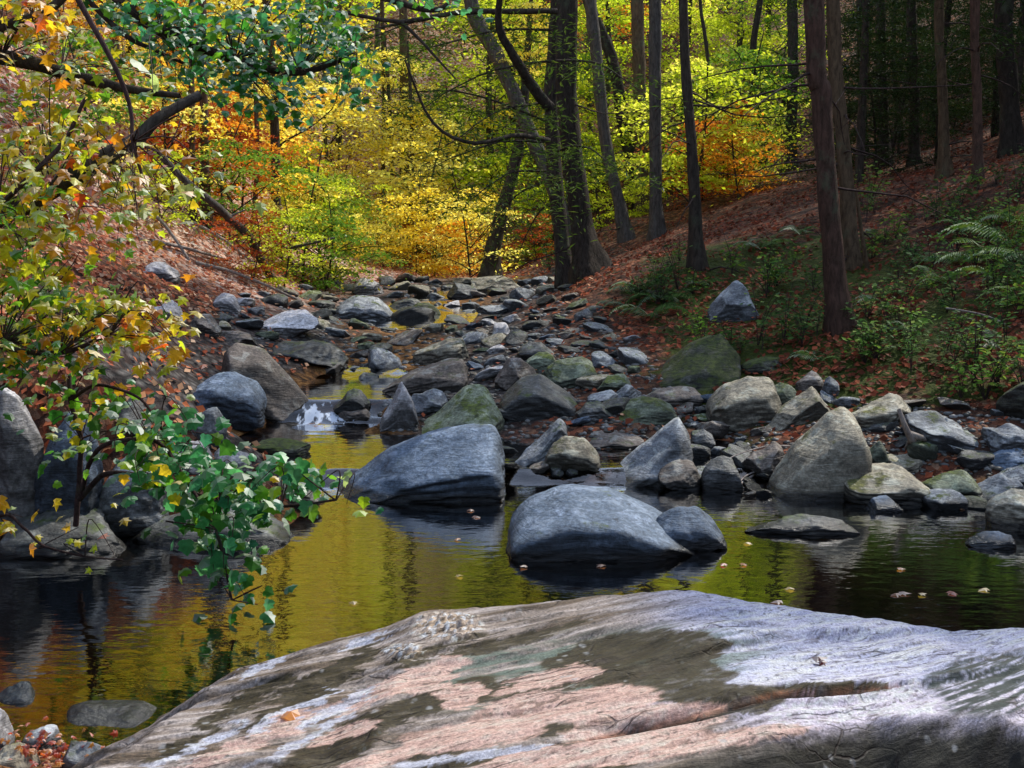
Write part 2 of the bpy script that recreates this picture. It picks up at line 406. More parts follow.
def rock_verts(seed, dims, tilt=0.0, yaw=0.0, lean=0.0, box=3.0, cuts=12, cutd=(0.56, 0.92), det=4, rough=1.0):
    """angular, layered stone: unit ball -> squared -> random planes cut off -> layering and noise -> tilted"""
    r = np.random.default_rng(seed)
    vv, ff = ico(det); v = vv.copy()
    v /= (np.abs(v) ** box).sum(1, keepdims=True) ** (1 / box)
    for k in range(cuts):
        n = r.normal(size=3); n[2] *= 0.75; n /= np.linalg.norm(n)
        d = r.uniform(*cutd) * np.abs(n).sum() ** 0.62
        s = v @ n
        v -= np.outer(np.clip(s - d, 0, None), n)
    w_, d_, h_ = dims
    v *= np.array(dims) / 2
    q = v + seed * 3.7
    sc = max(w_, d_)
    # layering
    lz = v[:, 2] / max(h_, 1e-3) * 5 + fbm(q / sc * 2, 3) * 0.9
    fr_ = lz - np.floor(lz)
    step = (0.5 - fr_) + sstep(0.8, 1.0, fr_)
    rad = v[:, :2] / (np.linalg.norm(v[:, :2], axis=1, keepdims=True) + 1e-6)
    v[:, :2] += rad * (step * 0.026 * sc * rough * (0.5 + 0.5 * fbm(q / sc * 3 + 5, 2)))[:, None]
    nn = v / np.linalg.norm(v, axis=1, keepdims=True)
    v += nn * (fbm(q / sc * 2.6, 6, 0.58) * 0.06 * sc * rough)[:, None]
    v += nn * (fbm(q * np.array([1, 1, 2.5]) / sc * 9, 4, .65) * 0.03 * sc * rough)[:, None]
    e = Euler((math.radians(lean), math.radians(tilt), math.radians(yaw)), 'YXZ').to_matrix()
    v = v @ np.array(e).T
    return v, ff

BOXES = []   # screen extents of the named rocks, used to keep the cobbles clear of them and to name them
def rock(label, x0, x1, y0, y1, mat='grey', tilt=0, lean=0, cutd=(0.56, 0.92), box=5.0, th=None, dep=0.75, cuts=11, det=5, seed=None, rough=1.0, short=None, sink=0.2, Yf=None, kind='boulder', yaw=0, prof=None, fl=.72):
    """fit a stone to where it shows: x0..x1 wide, top y0, foot y1"""
    pc = (x0 + x1) / 2
    if prof is not None: tilt = lean = 0; th = 1.0; box = max(box, 7); rough *= .85
    if Yf is None:
        hx, Yf, z0 = hit(pc, y1)
    else:
        z0 = P(pc, y1, Yf)[2]
    W = (x1 - x0) / F * Yf * 1.02
    D = W * dep
    for _ in range(4):
        top = P(pc, y0, Yf + D * .62)[2]
        H = top - z0
        if H < W * 0.12: D *= 0.7
    H = max(H, 0.04)
    Yc = Yf + D * .42
    W = (x1 - x0) / F * Yc
    seed = seed if seed is not None else int(abs(x0 * 7 + y0 * 13 + x1)) % 9999
    th = th if th is not None else 1.0
    v, f = rock_verts(seed, (W, D, max(H * (1 + sink) * th, .03)), tilt, yaw, lean, box, cuts, cutd, det=det, rough=rough)
    mn, mx_ = v.min(0), v.max(0)
    Hs = H * (1 + sink) + 0.03
    v = (v - (mn + mx_) / 2) * np.array([W, D, Hs]) / (mx_ - mn)
    if prof is None:
        rp = np.random.default_rng(seed + 5); a_ = rp.uniform(.25, .75)
        prof = [(0, rp.uniform(.6, 1)), (a_ * .55, rp.uniform(.85, 1)), (a_, 1), (a_ + (1 - a_) * .5, rp.uniform(.82, .98)), (1, rp.uniform(.5, .88))]
    pr_ = np.array(prof); xn = v[:, 0] / W + .5 + .03 * fbm(v * 6 / W + seed, 2); zn = (v[:, 2] + Hs / 2)
    v[:, 2] = zn * np.interp(xn, pr_[:, 0], pr_[:, 1]) * np.interp(v[:, 1] / D, [-.5, .15, .5], [fl, 1, 1])  - Hs / 2
    xc = P(pc, y1, Yc)[0]
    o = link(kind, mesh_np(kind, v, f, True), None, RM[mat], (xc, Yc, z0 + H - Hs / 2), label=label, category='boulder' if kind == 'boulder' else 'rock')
    o['group'] = 'boulders and slabs along the stream'
    BOXES.append((x0, x1, y0, y1, short or label.split(' with')[0], Yc, xc))
    return o
# ------------------------------------------------------------------ the named boulders
B = rock
# pool and its far edge
B('low blue-grey boulder standing alone in the pool', 503, 700, 486, 560, 'blue', tilt=4, box=8, dep=.75, seed=41, cuts=7, cutd=(.74, 1.0), prof=[(0,.6),(.13,.84),(.35,1),(.55,.96),(.8,.68),(1,.4)], fl=.8, short='blue pool boulder', sink=.5, rough=.7)
B('small blue slab against the low blue pool boulder', 648, 727, 500, 552, 'blue', tilt=14, box=4.6, dep=.7, seed=12, cutd=(.68, 1.0), short='small blue slab', sink=.4)
B('broad flat dark boulder with bluish lichen at the head of the pool', 330, 508, 422, 502, 'blue', tilt=-8, lean=-8, box=3.2, dep=.62, seed=7, prof=[(0,.3),(.15,.52),(.4,.78),(.65,.93),(.93,1),(1,.8)], fl=.5, cutd=(.68, 1.0), short='broad lichened boulder', rough=1.2)
B('long slab leaning diagonally with a sunlit lower edge', 597, 694, 415, 487, 'grey', tilt=-34, lean=-20, box=3.4, th=.42, dep=.7, seed=33, prof=[(0,.1),(.3,.4),(.6,.75),(.85,1),(1,.8)], fl=.5, cutd=(.68, 1.0), short='diagonal slab')
B('slender slanted rock beside the broad lichened boulder', 508, 570, 417, 466, 'grey', tilt=-30, box=3, th=.55, dep=.8, seed=21, prof=[(0,.2),(.5,.6),(.85,1),(1,.85)], short='slender slanted rock')
B('rounded stone with a pale cap between two slanted slabs', 543, 601, 434, 475, 'tan', tilt=8, dep=.7, seed=5, short='pale-capped stone')
B('small orange-brown stone at the foot of the diagonal slab', 656, 701, 459, 491, 'brown', dep=.8, seed=9, short='orange-brown stone')
B('flat blue-green slab tilted towards the pool', 402, 506, 380, 438, 'green', tilt=-16, lean=26, box=3.6, th=.4, dep=.9, seed=15, prof=[(0,.15),(.35,.5),(.6,.9),(.8,1),(1,.7)], fl=.35, cutd=(.68, 1.0), short='tilted blue-green slab', rough=.6)
B('squat dark boulder with a greenish flat top', 498, 588, 373, 419, 'dark', tilt=3, box=3.4, dep=.75, seed=25, prof=[(0,.5),(.25,.95),(.45,1),(.7,.75),(1,.35)], cutd=(.68, 1.0), short='squat dark boulder')
B('brown boulder with a steep pale right face', 383, 471, 355, 394, 'brown', tilt=-10, box=3.2, dep=.7, seed=28, prof=[(0,.35),(.3,.75),(.7,.95),(.9,1),(1,.7)], cutd=(.68, 1.0), short='brown steep boulder')
B('upright stump-like stone with a sunlit white top', 372, 419, 377, 431, 'pale', tilt=38, box=3.2, th=1, dep=.5, seed=31, prof=[(0,.25),(.4,.6),(.65,1),(.9,.98),(1,.6)], short='white-topped stone')
B('grey rock tucked behind the white-topped stone', 408, 450, 388, 415, 'grey', seed=32, short='tucked grey rock')
B('brown blocky rock behind the squat dark boulder', 494, 538, 355, 391, 'brown', box=3.6, seed=35, short='brown blocky rock')
B('yellow-green lichened boulder behind the squat dark boulder', 541, 598, 354, 388, 'green', seed=36, tilt=6, short='yellow-green boulder')
B('smooth pale green stone above the squat boulder', 525, 559, 351, 372, 'green', seed=37, short='pale green stone')
B('long brownish boulder in midstream', 412, 474, 335, 364, 'tan', box=3.2, tilt=-5, seed=38, short='long midstream boulder')
B('dark wedge rock under the right bank', 514, 556, 341, 362, 'dark', seed=39, short='dark wedge rock')
B('flat stone strewn with red leaves beyond the diagonal slab', 568, 644, 426, 447, 'brown', box=3.4, dep=1.0, seed=42, short='leaf-strewn flat stone')
B('greenish stone beside the mossy bank slab', 616, 677, 396, 424, 'green', seed=43, short='greenish bank stone')
B('large slanting slab half covered in moss on the right bank', 634, 738, 331, 391, 'moss', tilt=-22, lean=14, box=3.2, th=.45, dep=1.0, seed=44, prof=[(0,.1),(.3,.5),(.6,.85),(.85,1),(1,.9)], fl=.45, cutd=(.68, 1.0), short='mossy bank slab')
B('small pale stone right of the yellow-green boulder', 596, 632, 373, 392, 'green', seed=45, short='small pale green stone')
B('low grey stone below the yellow-green boulder', 586, 622, 389, 409, 'grey', seed=46, short='low grey stone')
B('tilted small slab leaning on the greenish bank stone', 607, 642, 378, 404, 'grey', tilt=-35, th=.5, seed=47, short='tilted small slab')
B('dark stone in the shade left of the diagonal slab', 575, 616, 400, 424, 'dark', seed=48, short='shaded stone')
B('dark rounded stone near the cascade', 334, 372, 386, 415, 'dark', seed=49, short='dark rounded stone')
B('wet dark stone beside the white water', 338, 376, 405, 421, 'brown', seed=50, short='wet brown stone')
B('small dark rock in midstream left of the brown boulder', 352, 384, 372, 392, 'dark', seed=51, short='small dark midstream rock')
# left side
B('rounded brown boulder lying across the left bank', 212, 316, 342, 417, 'brown', tilt=26, box=4.6, cuts=6, dep=.55, th=.75, seed=52, prof=[(0,.75),(.2,1),(.5,.92),(.8,.55),(1,.25)], short='rounded brown boulder', rough=.6)
B('dark boulder with a flat blue-grey top', 173, 268, 371, 421, 'blue', tilt=-4, box=3.2, dep=.7, seed=53, prof=[(0,.7),(.3,.95),(.6,1),(.85,.85),(1,.5)], cutd=(.68, 1.0), short='blue-topped boulder')
B('dark flat slab across the upper stream', 272, 348, 337, 367, 'dark', box=3.4, tilt=5, dep=.8, seed=54, short='dark flat slab')
B('long slab with red leaves above the dark flat slab', 253, 320, 309, 337, 'pale', box=3.2, tilt=-4, lean=10, dep=.9, seed=55, short='pale leafy slab')
B('small white-grey rock on the sunlit left bank', 212, 242, 292, 315, 'pale', seed=56, short='white-grey rock')
B('flat sunlit slab high on the left bank', 143, 179, 259, 281, 'pale', box=3.3, dep=.9, seed=57, short='high sunlit slab')
B('rock with a white right edge under the yellow leaves', 148, 185, 299, 325, 'pale', box=3.4, seed=58, short='white-edged rock')
B('upright ribbed grey rock at the left shore', 186, 229, 402, 450, 'grey', tilt=28, box=3.2, dep=.6, seed=59, short='ribbed shore rock')
B('bright white rock at the left shore', 209, 252, 442, 476, 'pale', box=3.2, seed=60, short='bright white rock')
B('pinkish rock among the left shore stones', 160, 215, 436, 474, 'pale', tilt=10, seed=61, short='pinkish shore rock')
B('dark slanted stone above the pinkish shore rock', 112, 164, 395, 440, 'dark', tilt=24, th=.6, seed=62, short='dark slanted stone')
B('mossy stone nearly sunk in the stream', 248, 312, 437, 456, 'moss', seed=63, dep=.7, short='sunken mossy stone')
B('brownish green stone where the stream enters the pool', 258, 324, 475, 505, 'tan', seed=64, dep=.7, short='stream mouth stone')
B('grey wall of bank rock with white streaks behind the leaves', -18, 48, 380, 512, 'pale', tilt=12, box=4, dep=.5, th=1, seed=65, Yf=7.1, prof=[(0,.8),(.25,1),(.6,.9),(.8,.72),(1,.6)], short='white-streaked bank rock', rough=1.3)
B('tall blue-grey bank outcrop under the overhanging shrub', 38, 104, 410, 520, 'blue', tilt=-12, box=3.6, dep=.7, seed=66, Yf=7.1, prof=[(0,.6),(.2,.8),(.5,1),(.8,.92),(1,.6)], short='blue-grey bank outcrop', rough=1.3)
B('broken grey outcrop at the water below the bank', 92, 170, 446, 530, 'grey', tilt=14, box=3.2, dep=.8, seed=67, Yf=7.2, short='broken grey outcrop', rough=1.4)
B('dark overhanging ledge above the left water', -20, 150, 500, 572, 'dark', tilt=3, box=3.6, dep=.7, seed=68, Yf=6.75, short='dark overhanging ledge', rough=1.3)
B('black shaded ledge jutting into the pool', 130, 304, 496, 562, 'dark', tilt=-5, box=4.6, dep=.6, seed=69, Yf=7.0, short='black jutting ledge', rough=1.2)
B('dark bank stone behind the white-streaked rock', 60, 130, 385, 430, 'grey', seed=70, Yf=7.9, short='dark bank stone')
B('grey bank rock under the blue-topped boulder', 150, 205, 405, 445, 'blue', seed=71, tilt=18, Yf=8.8, short='grey bank rock')
B('small rock beneath the white-edged rock', 182, 222, 312, 334, 'brown', seed=72, short='small brown bank rock')
B('reddish flat rock beside the pale leafy slab', 216, 262, 328, 349, 'brown', seed=73, short='reddish flat rock')
# far stream
B('wide pale slab at the bend of the far stream', 333, 396, 293, 322, 'grey', box=3.2, tilt=7, dep=.9, seed=74, short='wide far slab')
B('flat far slab lying in the shallow stream', 388, 424, 297, 311, 'dark', seed=75, short='far shallow slab')
B('yellow-mossed stone in the far stream', 408, 441, 302, 322, 'moss', seed=76, short='yellow-mossed stone')
B('thin flat slab near the top of the stream', 476, 512, 303, 315, 'grey', seed=77, box=3.4, short='thin upstream slab')
B('pale rock under the leafy far bank', 352, 384, 277, 295, 'pale', seed=78, short='pale far-bank rock')
B('long flat rock below the leaning stump', 470, 522, 275, 292, 'tan', seed=79, short='long flat far rock')
B('dark boulder where the far stream narrows', 446, 478, 282, 300, 'dark', seed=80, short='dark narrows boulder')
# right side
B('angular striped grey boulder perched on the leafy slope', 708, 760, 275, 322, 'grey', tilt=-30, box=4, dep=.7, seed=81, cuts=9, prof=[(0,.45),(.5,.9),(.75,1),(1,.6)], short='perched angular boulder')
B('boulder with a sunlit tan rim on the right shore', 706, 783, 375, 429, 'tan', tilt=-12, box=4.6, dep=.75, seed=82, cuts=8, prof=[(0,.55),(.25,.85),(.6,1),(.85,.98),(1,.6)], cutd=(.68, 1.0), short='tan-rimmed boulder')
B('narrow greenish stone wedged behind the tan-rimmed boulder', 770, 800, 379, 406, 'green', tilt=-20, seed=83, short='wedged greenish stone')
B('brown slab topping the right shore stones', 796, 827, 369, 393, 'brown', tilt=-22, seed=84, short='brown top slab')
B('small square grey stone on the right shore', 822, 839, 376, 398, 'grey', box=4, seed=85, short='small square stone')
B('sloping rock with bright spots on its crest', 760, 830, 384, 427, 'tan', tilt=-24, th=.6, box=3, dep=.7, seed=86, prof=[(0,.2),(.4,.6),(.75,1),(1,.8)], short='bright-crested rock')
B('low tan rock behind the triangular boulder', 850, 914, 391, 430, 'tan', seed=88, tilt=-10, short='low tan rock')
B('broad flat grey slab on the right shore', 904, 994, 409, 454, 'grey', tilt=10, box=3.2, th=.6, dep=.9, seed=89, cutd=(.68, 1.0), short='broad shore slab')
B('greyish rock against the right edge slab', 984, 1034, 421, 452, 'grey', seed=90, short='greyish edge rock')
B('long mossy tan boulder at the waterline', 836, 936, 459, 505, 'tan', box=4.6, dep=.8, seed=91, tilt=6, short='long waterline boulder')
B('upright yellow-green stone beside the triangular boulder', 866, 890, 440, 469, 'green', tilt=-25, seed=92, short='upright yellow-green stone')
B('tan stone on top of the long waterline boulder', 884, 930, 452, 474, 'tan', seed=93, short='tan top stone')
B('leaning tan-green block at the waterline', 922, 978, 468, 502, 'green', tilt=-14, box=3.6, seed=94, short='leaning waterline block')
B('pale slab at the waterline right of the leaning block', 966, 1022, 470, 504, 'grey', tilt=-18, seed=95, th=.6, short='pale waterline slab')
B('flat blue rock stacked at the right shore', 988, 1034, 446, 468, 'blue', seed=96, short='stacked blue rock')
B('big moss-grown boulder above the right shore', 1000, 1075, 368, 424, 'moss', seed=97, short='moss-grown boulder')
B('stone half cut by the right end of the shore', 986, 1050, 486, 532, 'tan', seed=98, short='shore end stone')
B('small flat grey rock lying in the shallows', 864, 902, 495, 513, 'blue', seed=99, short='shallows rock')
B('long thin dark slab breaking the pool surface', 740, 858, 512, 536, 'dark', tilt=-3, box=3, dep=.35, seed=100, short='thin dark pool slab')
B('bluish stone with leaves in the right shallows', 964, 1014, 529, 549, 'blue', seed=101, short='bluish shallows stone')
B('dark stone beside the curved pale twigs', 700, 742, 455, 492, 'dark', seed=102, short='dark twig-side stone')
B('shaded brown stone behind the curved twigs', 742, 790, 440, 478, 'brown', seed=103, tilt=-18, short='shaded brown stone')
B('dim grey stone between the diagonal slab and the tan-rimmed boulder', 690, 716, 428, 452, 'dark', seed=104, short='dim grey stone')
B('rock ledge shadowed under the mossy bank slab', 640, 706, 384, 408, 'brown', seed=105, short='shadowed ledge')
B('weathered stone at the foot of the mossy bank', 740, 790, 352, 374, 'moss', seed=106, short='mossy foot stone')
# near left corner
B('dark grey oval stone beside the great foreground slab', 45, 162, 703, 744, 'grey', tilt=-4, box=3.4, dep=.6, cuts=7, seed=107, Yf=4.28, prof=[(0,.7),(.3,1),(.8,.95),(1,.6)], short='oval corner stone', rough=.7)
B('bright white stone cut by the left corner', -22, 15, 702, 752, 'pale', seed=108, Yf=4.0, short='white corner stone')
B('bluish stone behind the corner stones', -10, 44, 681, 716, 'blue', seed=109, Yf=4.55, short='bluish corner stone')
B('angular grey stone among the corner leaves', 22, 64, 722, 758, 'grey', tilt=-20, seed=110, Yf=4.05, short='angular corner stone')
B('pale speckled stone in front of the oval stone', 60, 118, 738, 790, 'grey', seed=111, Yf=3.85, short='speckled corner stone')
B('pinkish low stone at the bottom left', -20, 40, 742, 790, 'tan', seed=112, Yf=3.8, short='pinkish corner stone')

# the large triangular boulder, cut as a real wedge
def wedge(label, x0, x1, y0, y1, apex, mat, seed, short):
    pc = (x0 + x1) / 2; hx, Yf, z0 = hit(pc, y1)
    W = (x1 - x0) / F * (Yf + .3); D = W * .7
    H = P(pc, y0, Yf + D * .6)[2] - z0
    vv, ff = ico(5); v = vv / (np.abs(vv) ** 5).sum(1, keepdims=True) ** .2
    v = v * .5 + .5                                   # 0..1 box
    ax = (apex - x0) / (x1 - x0)
    hz = v[:, 2].copy()
    # top outline falls from the apex to both sides, less to the right
    left = np.interp(v[:, 0], [0, ax * .35, ax * .8, ax, ax + .1, 1], [.28, .62, .94, 1.0, .96, .72])
    v[:, 2] = hz * left * (1 - .25 * (1 - v[:, 1]) * hz)
    v[:, 0] = v[:, 0] + (hz - .4) * .08
    v[:, 1] = v[:, 1] * .9 + hz * .25
    v = (v - .5) * np.array([W, D, H * 1.25])
    q = v + seed
    nn = (v - v.mean(0)); nn /= np.linalg.norm(nn, axis=1, keepdims=True)
    v = v + nn * (fbm(q * 3, 5) * .035 * W + fbm(q * np.array([3, 3, 9]) * 3, 3) * .016 * W)[:, None]
    mn, mx_ = v.min(0), v.max(0)
    v = (v - (mn + mx_) / 2) * np.array([W, D, H * 1.25]) / (mx_ - mn)
    Yc = Yf + D * .42; xc = P(pc, y1, Yc)[0]
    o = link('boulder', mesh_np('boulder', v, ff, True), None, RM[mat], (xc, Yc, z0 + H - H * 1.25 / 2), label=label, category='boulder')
    o['group'] = 'boulders and slabs along the stream'
    BOXES.append((x0, x1, y0, y1, short, Yc, xc))
wedge('large triangular boulder pointing up at the right shore', 767, 868, 409, 500, 845, 'tan', 87, 'triangular boulder')

# ------------------------------------------------------------------ cobbles between them
from math import hypot
def inpoly(x, y, poly):
    c = False; j = len(poly) - 1
    for i in range(len(poly)):
        xi, yi = poly[i]; xj, yj = poly[j]
        if (yi > y) != (yj > y) and x < (xj - xi) * (y - yi) / (yj - yi) + xi: c = not c
        j = i
    return c
zone = [(215,300),(330,284),(420,282),(560,280),(600,318),(640,345),(700,395),(860,400),(1030,415),(1030,520),(880,505),(760,497),(690,490),(600,480),(505,478),(420,440),(378,432),(336,380),(290,340),(225,345)]
protos = {}
for mk in ('grey', 'brown', 'dark', 'green', 'blue', 'pale', 'tan'):
    for k in range(3):
        v, f = rock_verts(300 + k * 17 + len(mk), (1, random.uniform(.7, 1.0), random.uniform(.35, .7)), random.uniform(-12, 12), random.uniform(0, 360), 0, 5.0, 8, det=4)
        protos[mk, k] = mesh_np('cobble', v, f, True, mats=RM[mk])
looks = {'grey': 'grey', 'brown': 'brown', 'dark': 'dark damp', 'green': 'green-tinged', 'blue': 'bluish', 'pale': 'pale', 'tan': 'tan'}
USED = set()
def landmark_label(head, px, py, marks, tail=''):
    ms = sorted(marks, key=lambda b: hypot((b[0] + b[1]) / 2 - px, 1.4 * ((b[2] + b[3]) / 2 - py)))
    for b in ms[:10]:
        bx, by = (b[0] + b[1]) / 2, (b[2] + b[3]) / 2
        dx, dy = px - bx, py - by
        if abs(dx) < (b[1] - b[0]) * .5: rel = 'just behind' if dy < 0 else 'just in front of'
        elif abs(dx) > 2 * abs(dy): rel = 'left of' if dx < 0 else 'right of'
        else: rel = ('behind and left of' if dx < 0 else 'behind and right of') if dy < 0 else ('in front and left of' if dx < 0 else 'in front and right of')
        t = f'{head} {rel} the {b[4]}'
        if t not in USED and len(t.replace('-', ' ').split()) <= 16:
            USED.add(t); return t
    for b in ms[:25]:
        for pre in ('second', 'third', 'fourth'):
            t = f'{pre} {head} near the {b[4]}'
            if t not in USED and len(t.replace('-', ' ').split()) <= 16:
                USED.add(t); return t
    return head
placed = []
cand = 0
r = np.random.default_rng(4)
while len(placed) < 285 and cand < 16000:
    cand += 1
    px = r.uniform(215, 1030); py = r.uniform(282, 520)
    if not inpoly(px, py, zone): continue
    s = r.uniform(13, 27 + (py - 280) * .15) * (1.45 if r.random() < .2 else 1)
    if 225 < px < 375 and py > 385: continue
    if any(b[0] + 2 < px < b[1] - 2 and b[2] + 1 < py < b[3] + 2 for b in BOXES): continue
    if any(hypot(px - q[0], (py - q[1]) * 2.0) < (s + q[2]) * .36 for q in placed): continue
    placed.append((px, py, s))
for px, py, s in placed:
    hx, hy, hz = hit(px, py)
    if hy > 40: continue
    W = s / F * hy
    mk = r.choice(['grey', 'brown', 'dark', 'green', 'blue', 'pale', 'tan'], p=[.24, .16, .33, .08, .08, .03, .08])
    me = protos[mk, int(r.integers(3))]
    asp = r.uniform(.42, .95)
    o = link('cobble', me, None, None, (hx, hy + W * .3, hz + W * .08))
    o.scale = (W, W * r.uniform(.8, 1.1), W * asp)
    o.rotation_euler = (r.uniform(-.35, .25), r.uniform(-.45, .45), r.uniform(0, 6.28))
    size = 'small' if s < 14 else ('middling' if s < 22 else 'larger')
    shp = 'flat' if asp < .62 else ('rounded' if asp < .8 else 'lumpy')
    o['label'] = landmark_label(f'{size} {shp} {looks[mk]} cobble', px, py - s * .3, BOXES)
    o['category'] = 'cobble'; o['group'] = 'cobbles filling the stream bed'

# gravel between the cobbles: nobody could count it
v0, f0 = ico(1)
pts = []
for _ in range(9000):
    px = r.uniform(150, 1040); py = r.uniform(276, 545)
    if inpoly(px, py, zone) or (px > 640 and 430 < py < 540 and r.random() < .5): pts.append((px, py))
pts = np.array(pts)
gxs = np.linspace(100, 1060, 90); gys = np.linspace(270, 560, 60)
hg = np.array([[hit(a, b, False) for a in gxs] for b in gys])
ui = (pts[:, 0] - 100) / 960 * 89; vi = (pts[:, 1] - 270) / 290 * 59
i0 = np.clip(ui.astype(int), 0, 88); j0 = np.clip(vi.astype(int), 0, 58); fu = (ui - i0)[:, None]; fv = (vi - j0)[:, None]
hp = (hg[j0, i0] * (1 - fu) + hg[j0, i0 + 1] * fu) * (1 - fv) + (hg[j0 + 1, i0] * (1 - fu) + hg[j0 + 1, i0 + 1] * fu) * fv
hp[:, 2] = ground(hp[:, 0], hp[:, 1])
n = len(hp); sz = r.uniform(2.2, 8, n) / F * hp[:, 1]
V = []; FF = []
for i in range(n):
    a = r.uniform(0, 6.28); ca, sa = math.cos(a), math.sin(a)
    q = v0 * np.array([sz[i] * r.uniform(.5, .8), sz[i] * r.uniform(.35, .6), sz[i] * r.uniform(.18, .4)])
    q = q * (1 + .25 * r.normal(size=(len(q), 1)) * .6)
    q = np.stack([q[:, 0] * ca - q[:, 1] * sa, q[:, 0] * sa + q[:, 1] * ca, q[:, 2]], 1) + hp[i]
    V.append(q); FF.append(f0 + i * len(v0))
m = N('gravel_stone'); geo = m.add('NewGeometry')
c = m.ramp(geo.outputs['Random Per Island'], [(0, (.03, .03, .03)), (.35, (.10, .10, .10)), (.6, (.16, .13, .10)), (.85, (.24, .24, .24)), (1, (.4, .38, .36))])
c = m.mix(m.noise(geo.outputs['Position'], 60, 3), c, (.04, .04, .03), 'MIX')
m.L(c, m.b.inputs['Base Color']); m.b.inputs['Roughness'].default_value = .6
link('gravel', mesh_np('gravel', np.concatenate(V), np.concatenate(FF), True), None, m.m, kind='stuff', label='loose gravel and pebbles between the stream stones', category='gravel')

# ------------------------------------------------------------------ the great foreground slab
rid = [(80,768,3.75),(140,728,4.05),(200,700,4.25),(250,666,4.3),(290,655,4.3),(330,641,4.3),(390,626,4.25),(420,612,4.2),(470,608,4.15),(520,605,4.1),(590,597,4.05),(650,592,4.0),(690,590,4.0),(760,603,3.95),(830,613,3.9),(900,622,3.85),(950,631,3.85),(1024,628,3.85)]
RP = np.array([P(*q) for q in rid])
RP = np.vstack([[RP[0] + np.array([-.35, -.3, -.22])], RP, [RP[-1] + np.array([.6, 0, .0])], [RP[-1] + np.array([1.3, -.2, -.25])], [RP[-1] + np.array([2.0, -.5, -.8])]])
nx, ny = 700, 1000
gx = np.linspace(-1.95, 2.7, nx)
gy = np.linspace(0.0, 5.3, ny)          # the grid runs along the layers
X, Yy = np.meshgrid(gx, gy); X = X.ravel(); Yy = Yy.ravel(); Yy = Yy + X * .43 + .09 * X * X
wob = 0.02 * fbm(np.stack([X * 5, X * 0, X * 0], 1), 3)
Ry = np.interp(X, RP[:, 0], RP[:, 1]); Rz = np.interp(X, RP[:, 0], RP[:, 2])
t = Ry - Yy                                 # distance in front of the ridge
sc_c = X * .43 + .09 * X * X
s_ = Yy - sc_c
al = np.stack([X * .9 + Yy * .4, s_ * 3.2, X * 0], 1)
front = np.clip(t, 0, 2.6)
slope = np.interp(X, [-1.6, -1.0, -.3, .5, 3], [.18, .22, .09, .05, .06])
Z = Rz + slope * front - .02 * sstep(0, .25, front) * 0
Z += .035 * fbm(np.stack([X * 1.2, Yy * 1.6, X * 0 + 3], 1), 4) * sstep(0, .5, front)
# layering: risers that face the viewer
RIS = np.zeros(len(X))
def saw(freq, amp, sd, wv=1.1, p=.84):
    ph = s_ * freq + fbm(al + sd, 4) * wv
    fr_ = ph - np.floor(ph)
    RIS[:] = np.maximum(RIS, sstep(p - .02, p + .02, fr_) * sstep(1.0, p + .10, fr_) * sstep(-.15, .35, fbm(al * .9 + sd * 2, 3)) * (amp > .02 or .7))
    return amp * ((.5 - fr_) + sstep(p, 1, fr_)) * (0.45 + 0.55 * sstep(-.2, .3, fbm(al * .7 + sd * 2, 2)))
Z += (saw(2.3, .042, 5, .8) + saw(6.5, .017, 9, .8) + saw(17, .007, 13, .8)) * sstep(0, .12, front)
Z += .008 * fbm(np.stack([X * 5, s_ * 22, X * 0], 1), 3)
# the pebbly quartz knot
PXX, PYY = proj((X, Yy, Z))
kn = np.exp(-(((PXX - 448) / 34) ** 2 + ((PYY - 627) / 14) ** 2) ** 2) + .7 * np.exp(-(((PXX - 404) / 24) ** 2 + ((PYY - 652) / 8) ** 2) ** 2)
Z += kn * (.022 * np.abs(fbm(np.stack([X * 26, Yy * 26, X * 0], 1), 3)) * 2 + .004)
# long open crack
ck = np.interp(PXX, [560, 700, 780, 850, 905, 960], [742, 712, 690, 688, 682, 680])
cw = np.interp(PXX, [540, 620, 740, 860, 930], [0, 4, 6, 3.5, 0])
crack = np.exp(-((PYY - ck) / np.maximum(cw, .01)) ** 2) * (cw > .02)
Z -= .035 * crack
# back drop into the pool
back = np.clip(-t, 0, None)
Z -= (back / .22) ** 1.6 * .45
# left drop
xl = np.interp(Yy, [.9, 3.2, 3.75, 4.25], [-1.6, -1.5, -1.42, -1.12])
lf = np.clip(xl + .04 * fbm(np.stack([Yy * 4, Yy * 0, Yy * 0], 1), 3) - X, 0, None)
Z -= (lf / .2) ** 1.4 * .3
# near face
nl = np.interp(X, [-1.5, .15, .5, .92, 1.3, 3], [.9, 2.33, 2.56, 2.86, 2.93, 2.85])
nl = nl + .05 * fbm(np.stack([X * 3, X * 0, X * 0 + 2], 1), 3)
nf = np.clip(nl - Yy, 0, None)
Z -= np.minimum((nf / .3) ** 1.2 * .55, 1.4)
Z = np.maximum(Z, -.5)
PXX, PYY = proj((X, Yy, Z))
s2 = s_ + 1.8 * Z
wq = np.stack([X * 3, s2 * 9, X * 0], 1)
wa = fbm(wq, 5, .6) ; wb = fbm(wq + 40, 5, .6); wf_ = fbm(np.stack([X * 17, s2 * 34, X * 0 + 3], 1), 4, .62)
px_ = PXX + wa * 34 + wf_ * 12; py_ = PYY + wb * 8 + wf_ * 3.2
def blob(cx, cy, rx, ry, ang=0, soft=.05):
    a = math.radians(ang); dx = px_ - cx; dy = py_ - cy
    u_ = (dx * math.cos(a) + dy * math.sin(a)) / rx; v_ = (-dx * math.sin(a) + dy * math.cos(a)) / ry
    return sstep(1 + soft, 1 - soft, np.hypot(u_, v_))
def lay(colr, new, mk):
    return colr * (1 - mk[:, None]) + np.array(new) * mk[:, None]
band = fbm(np.stack([X * 1.6, s2 * 16, X * 0 + 9], 1), 5, .6)
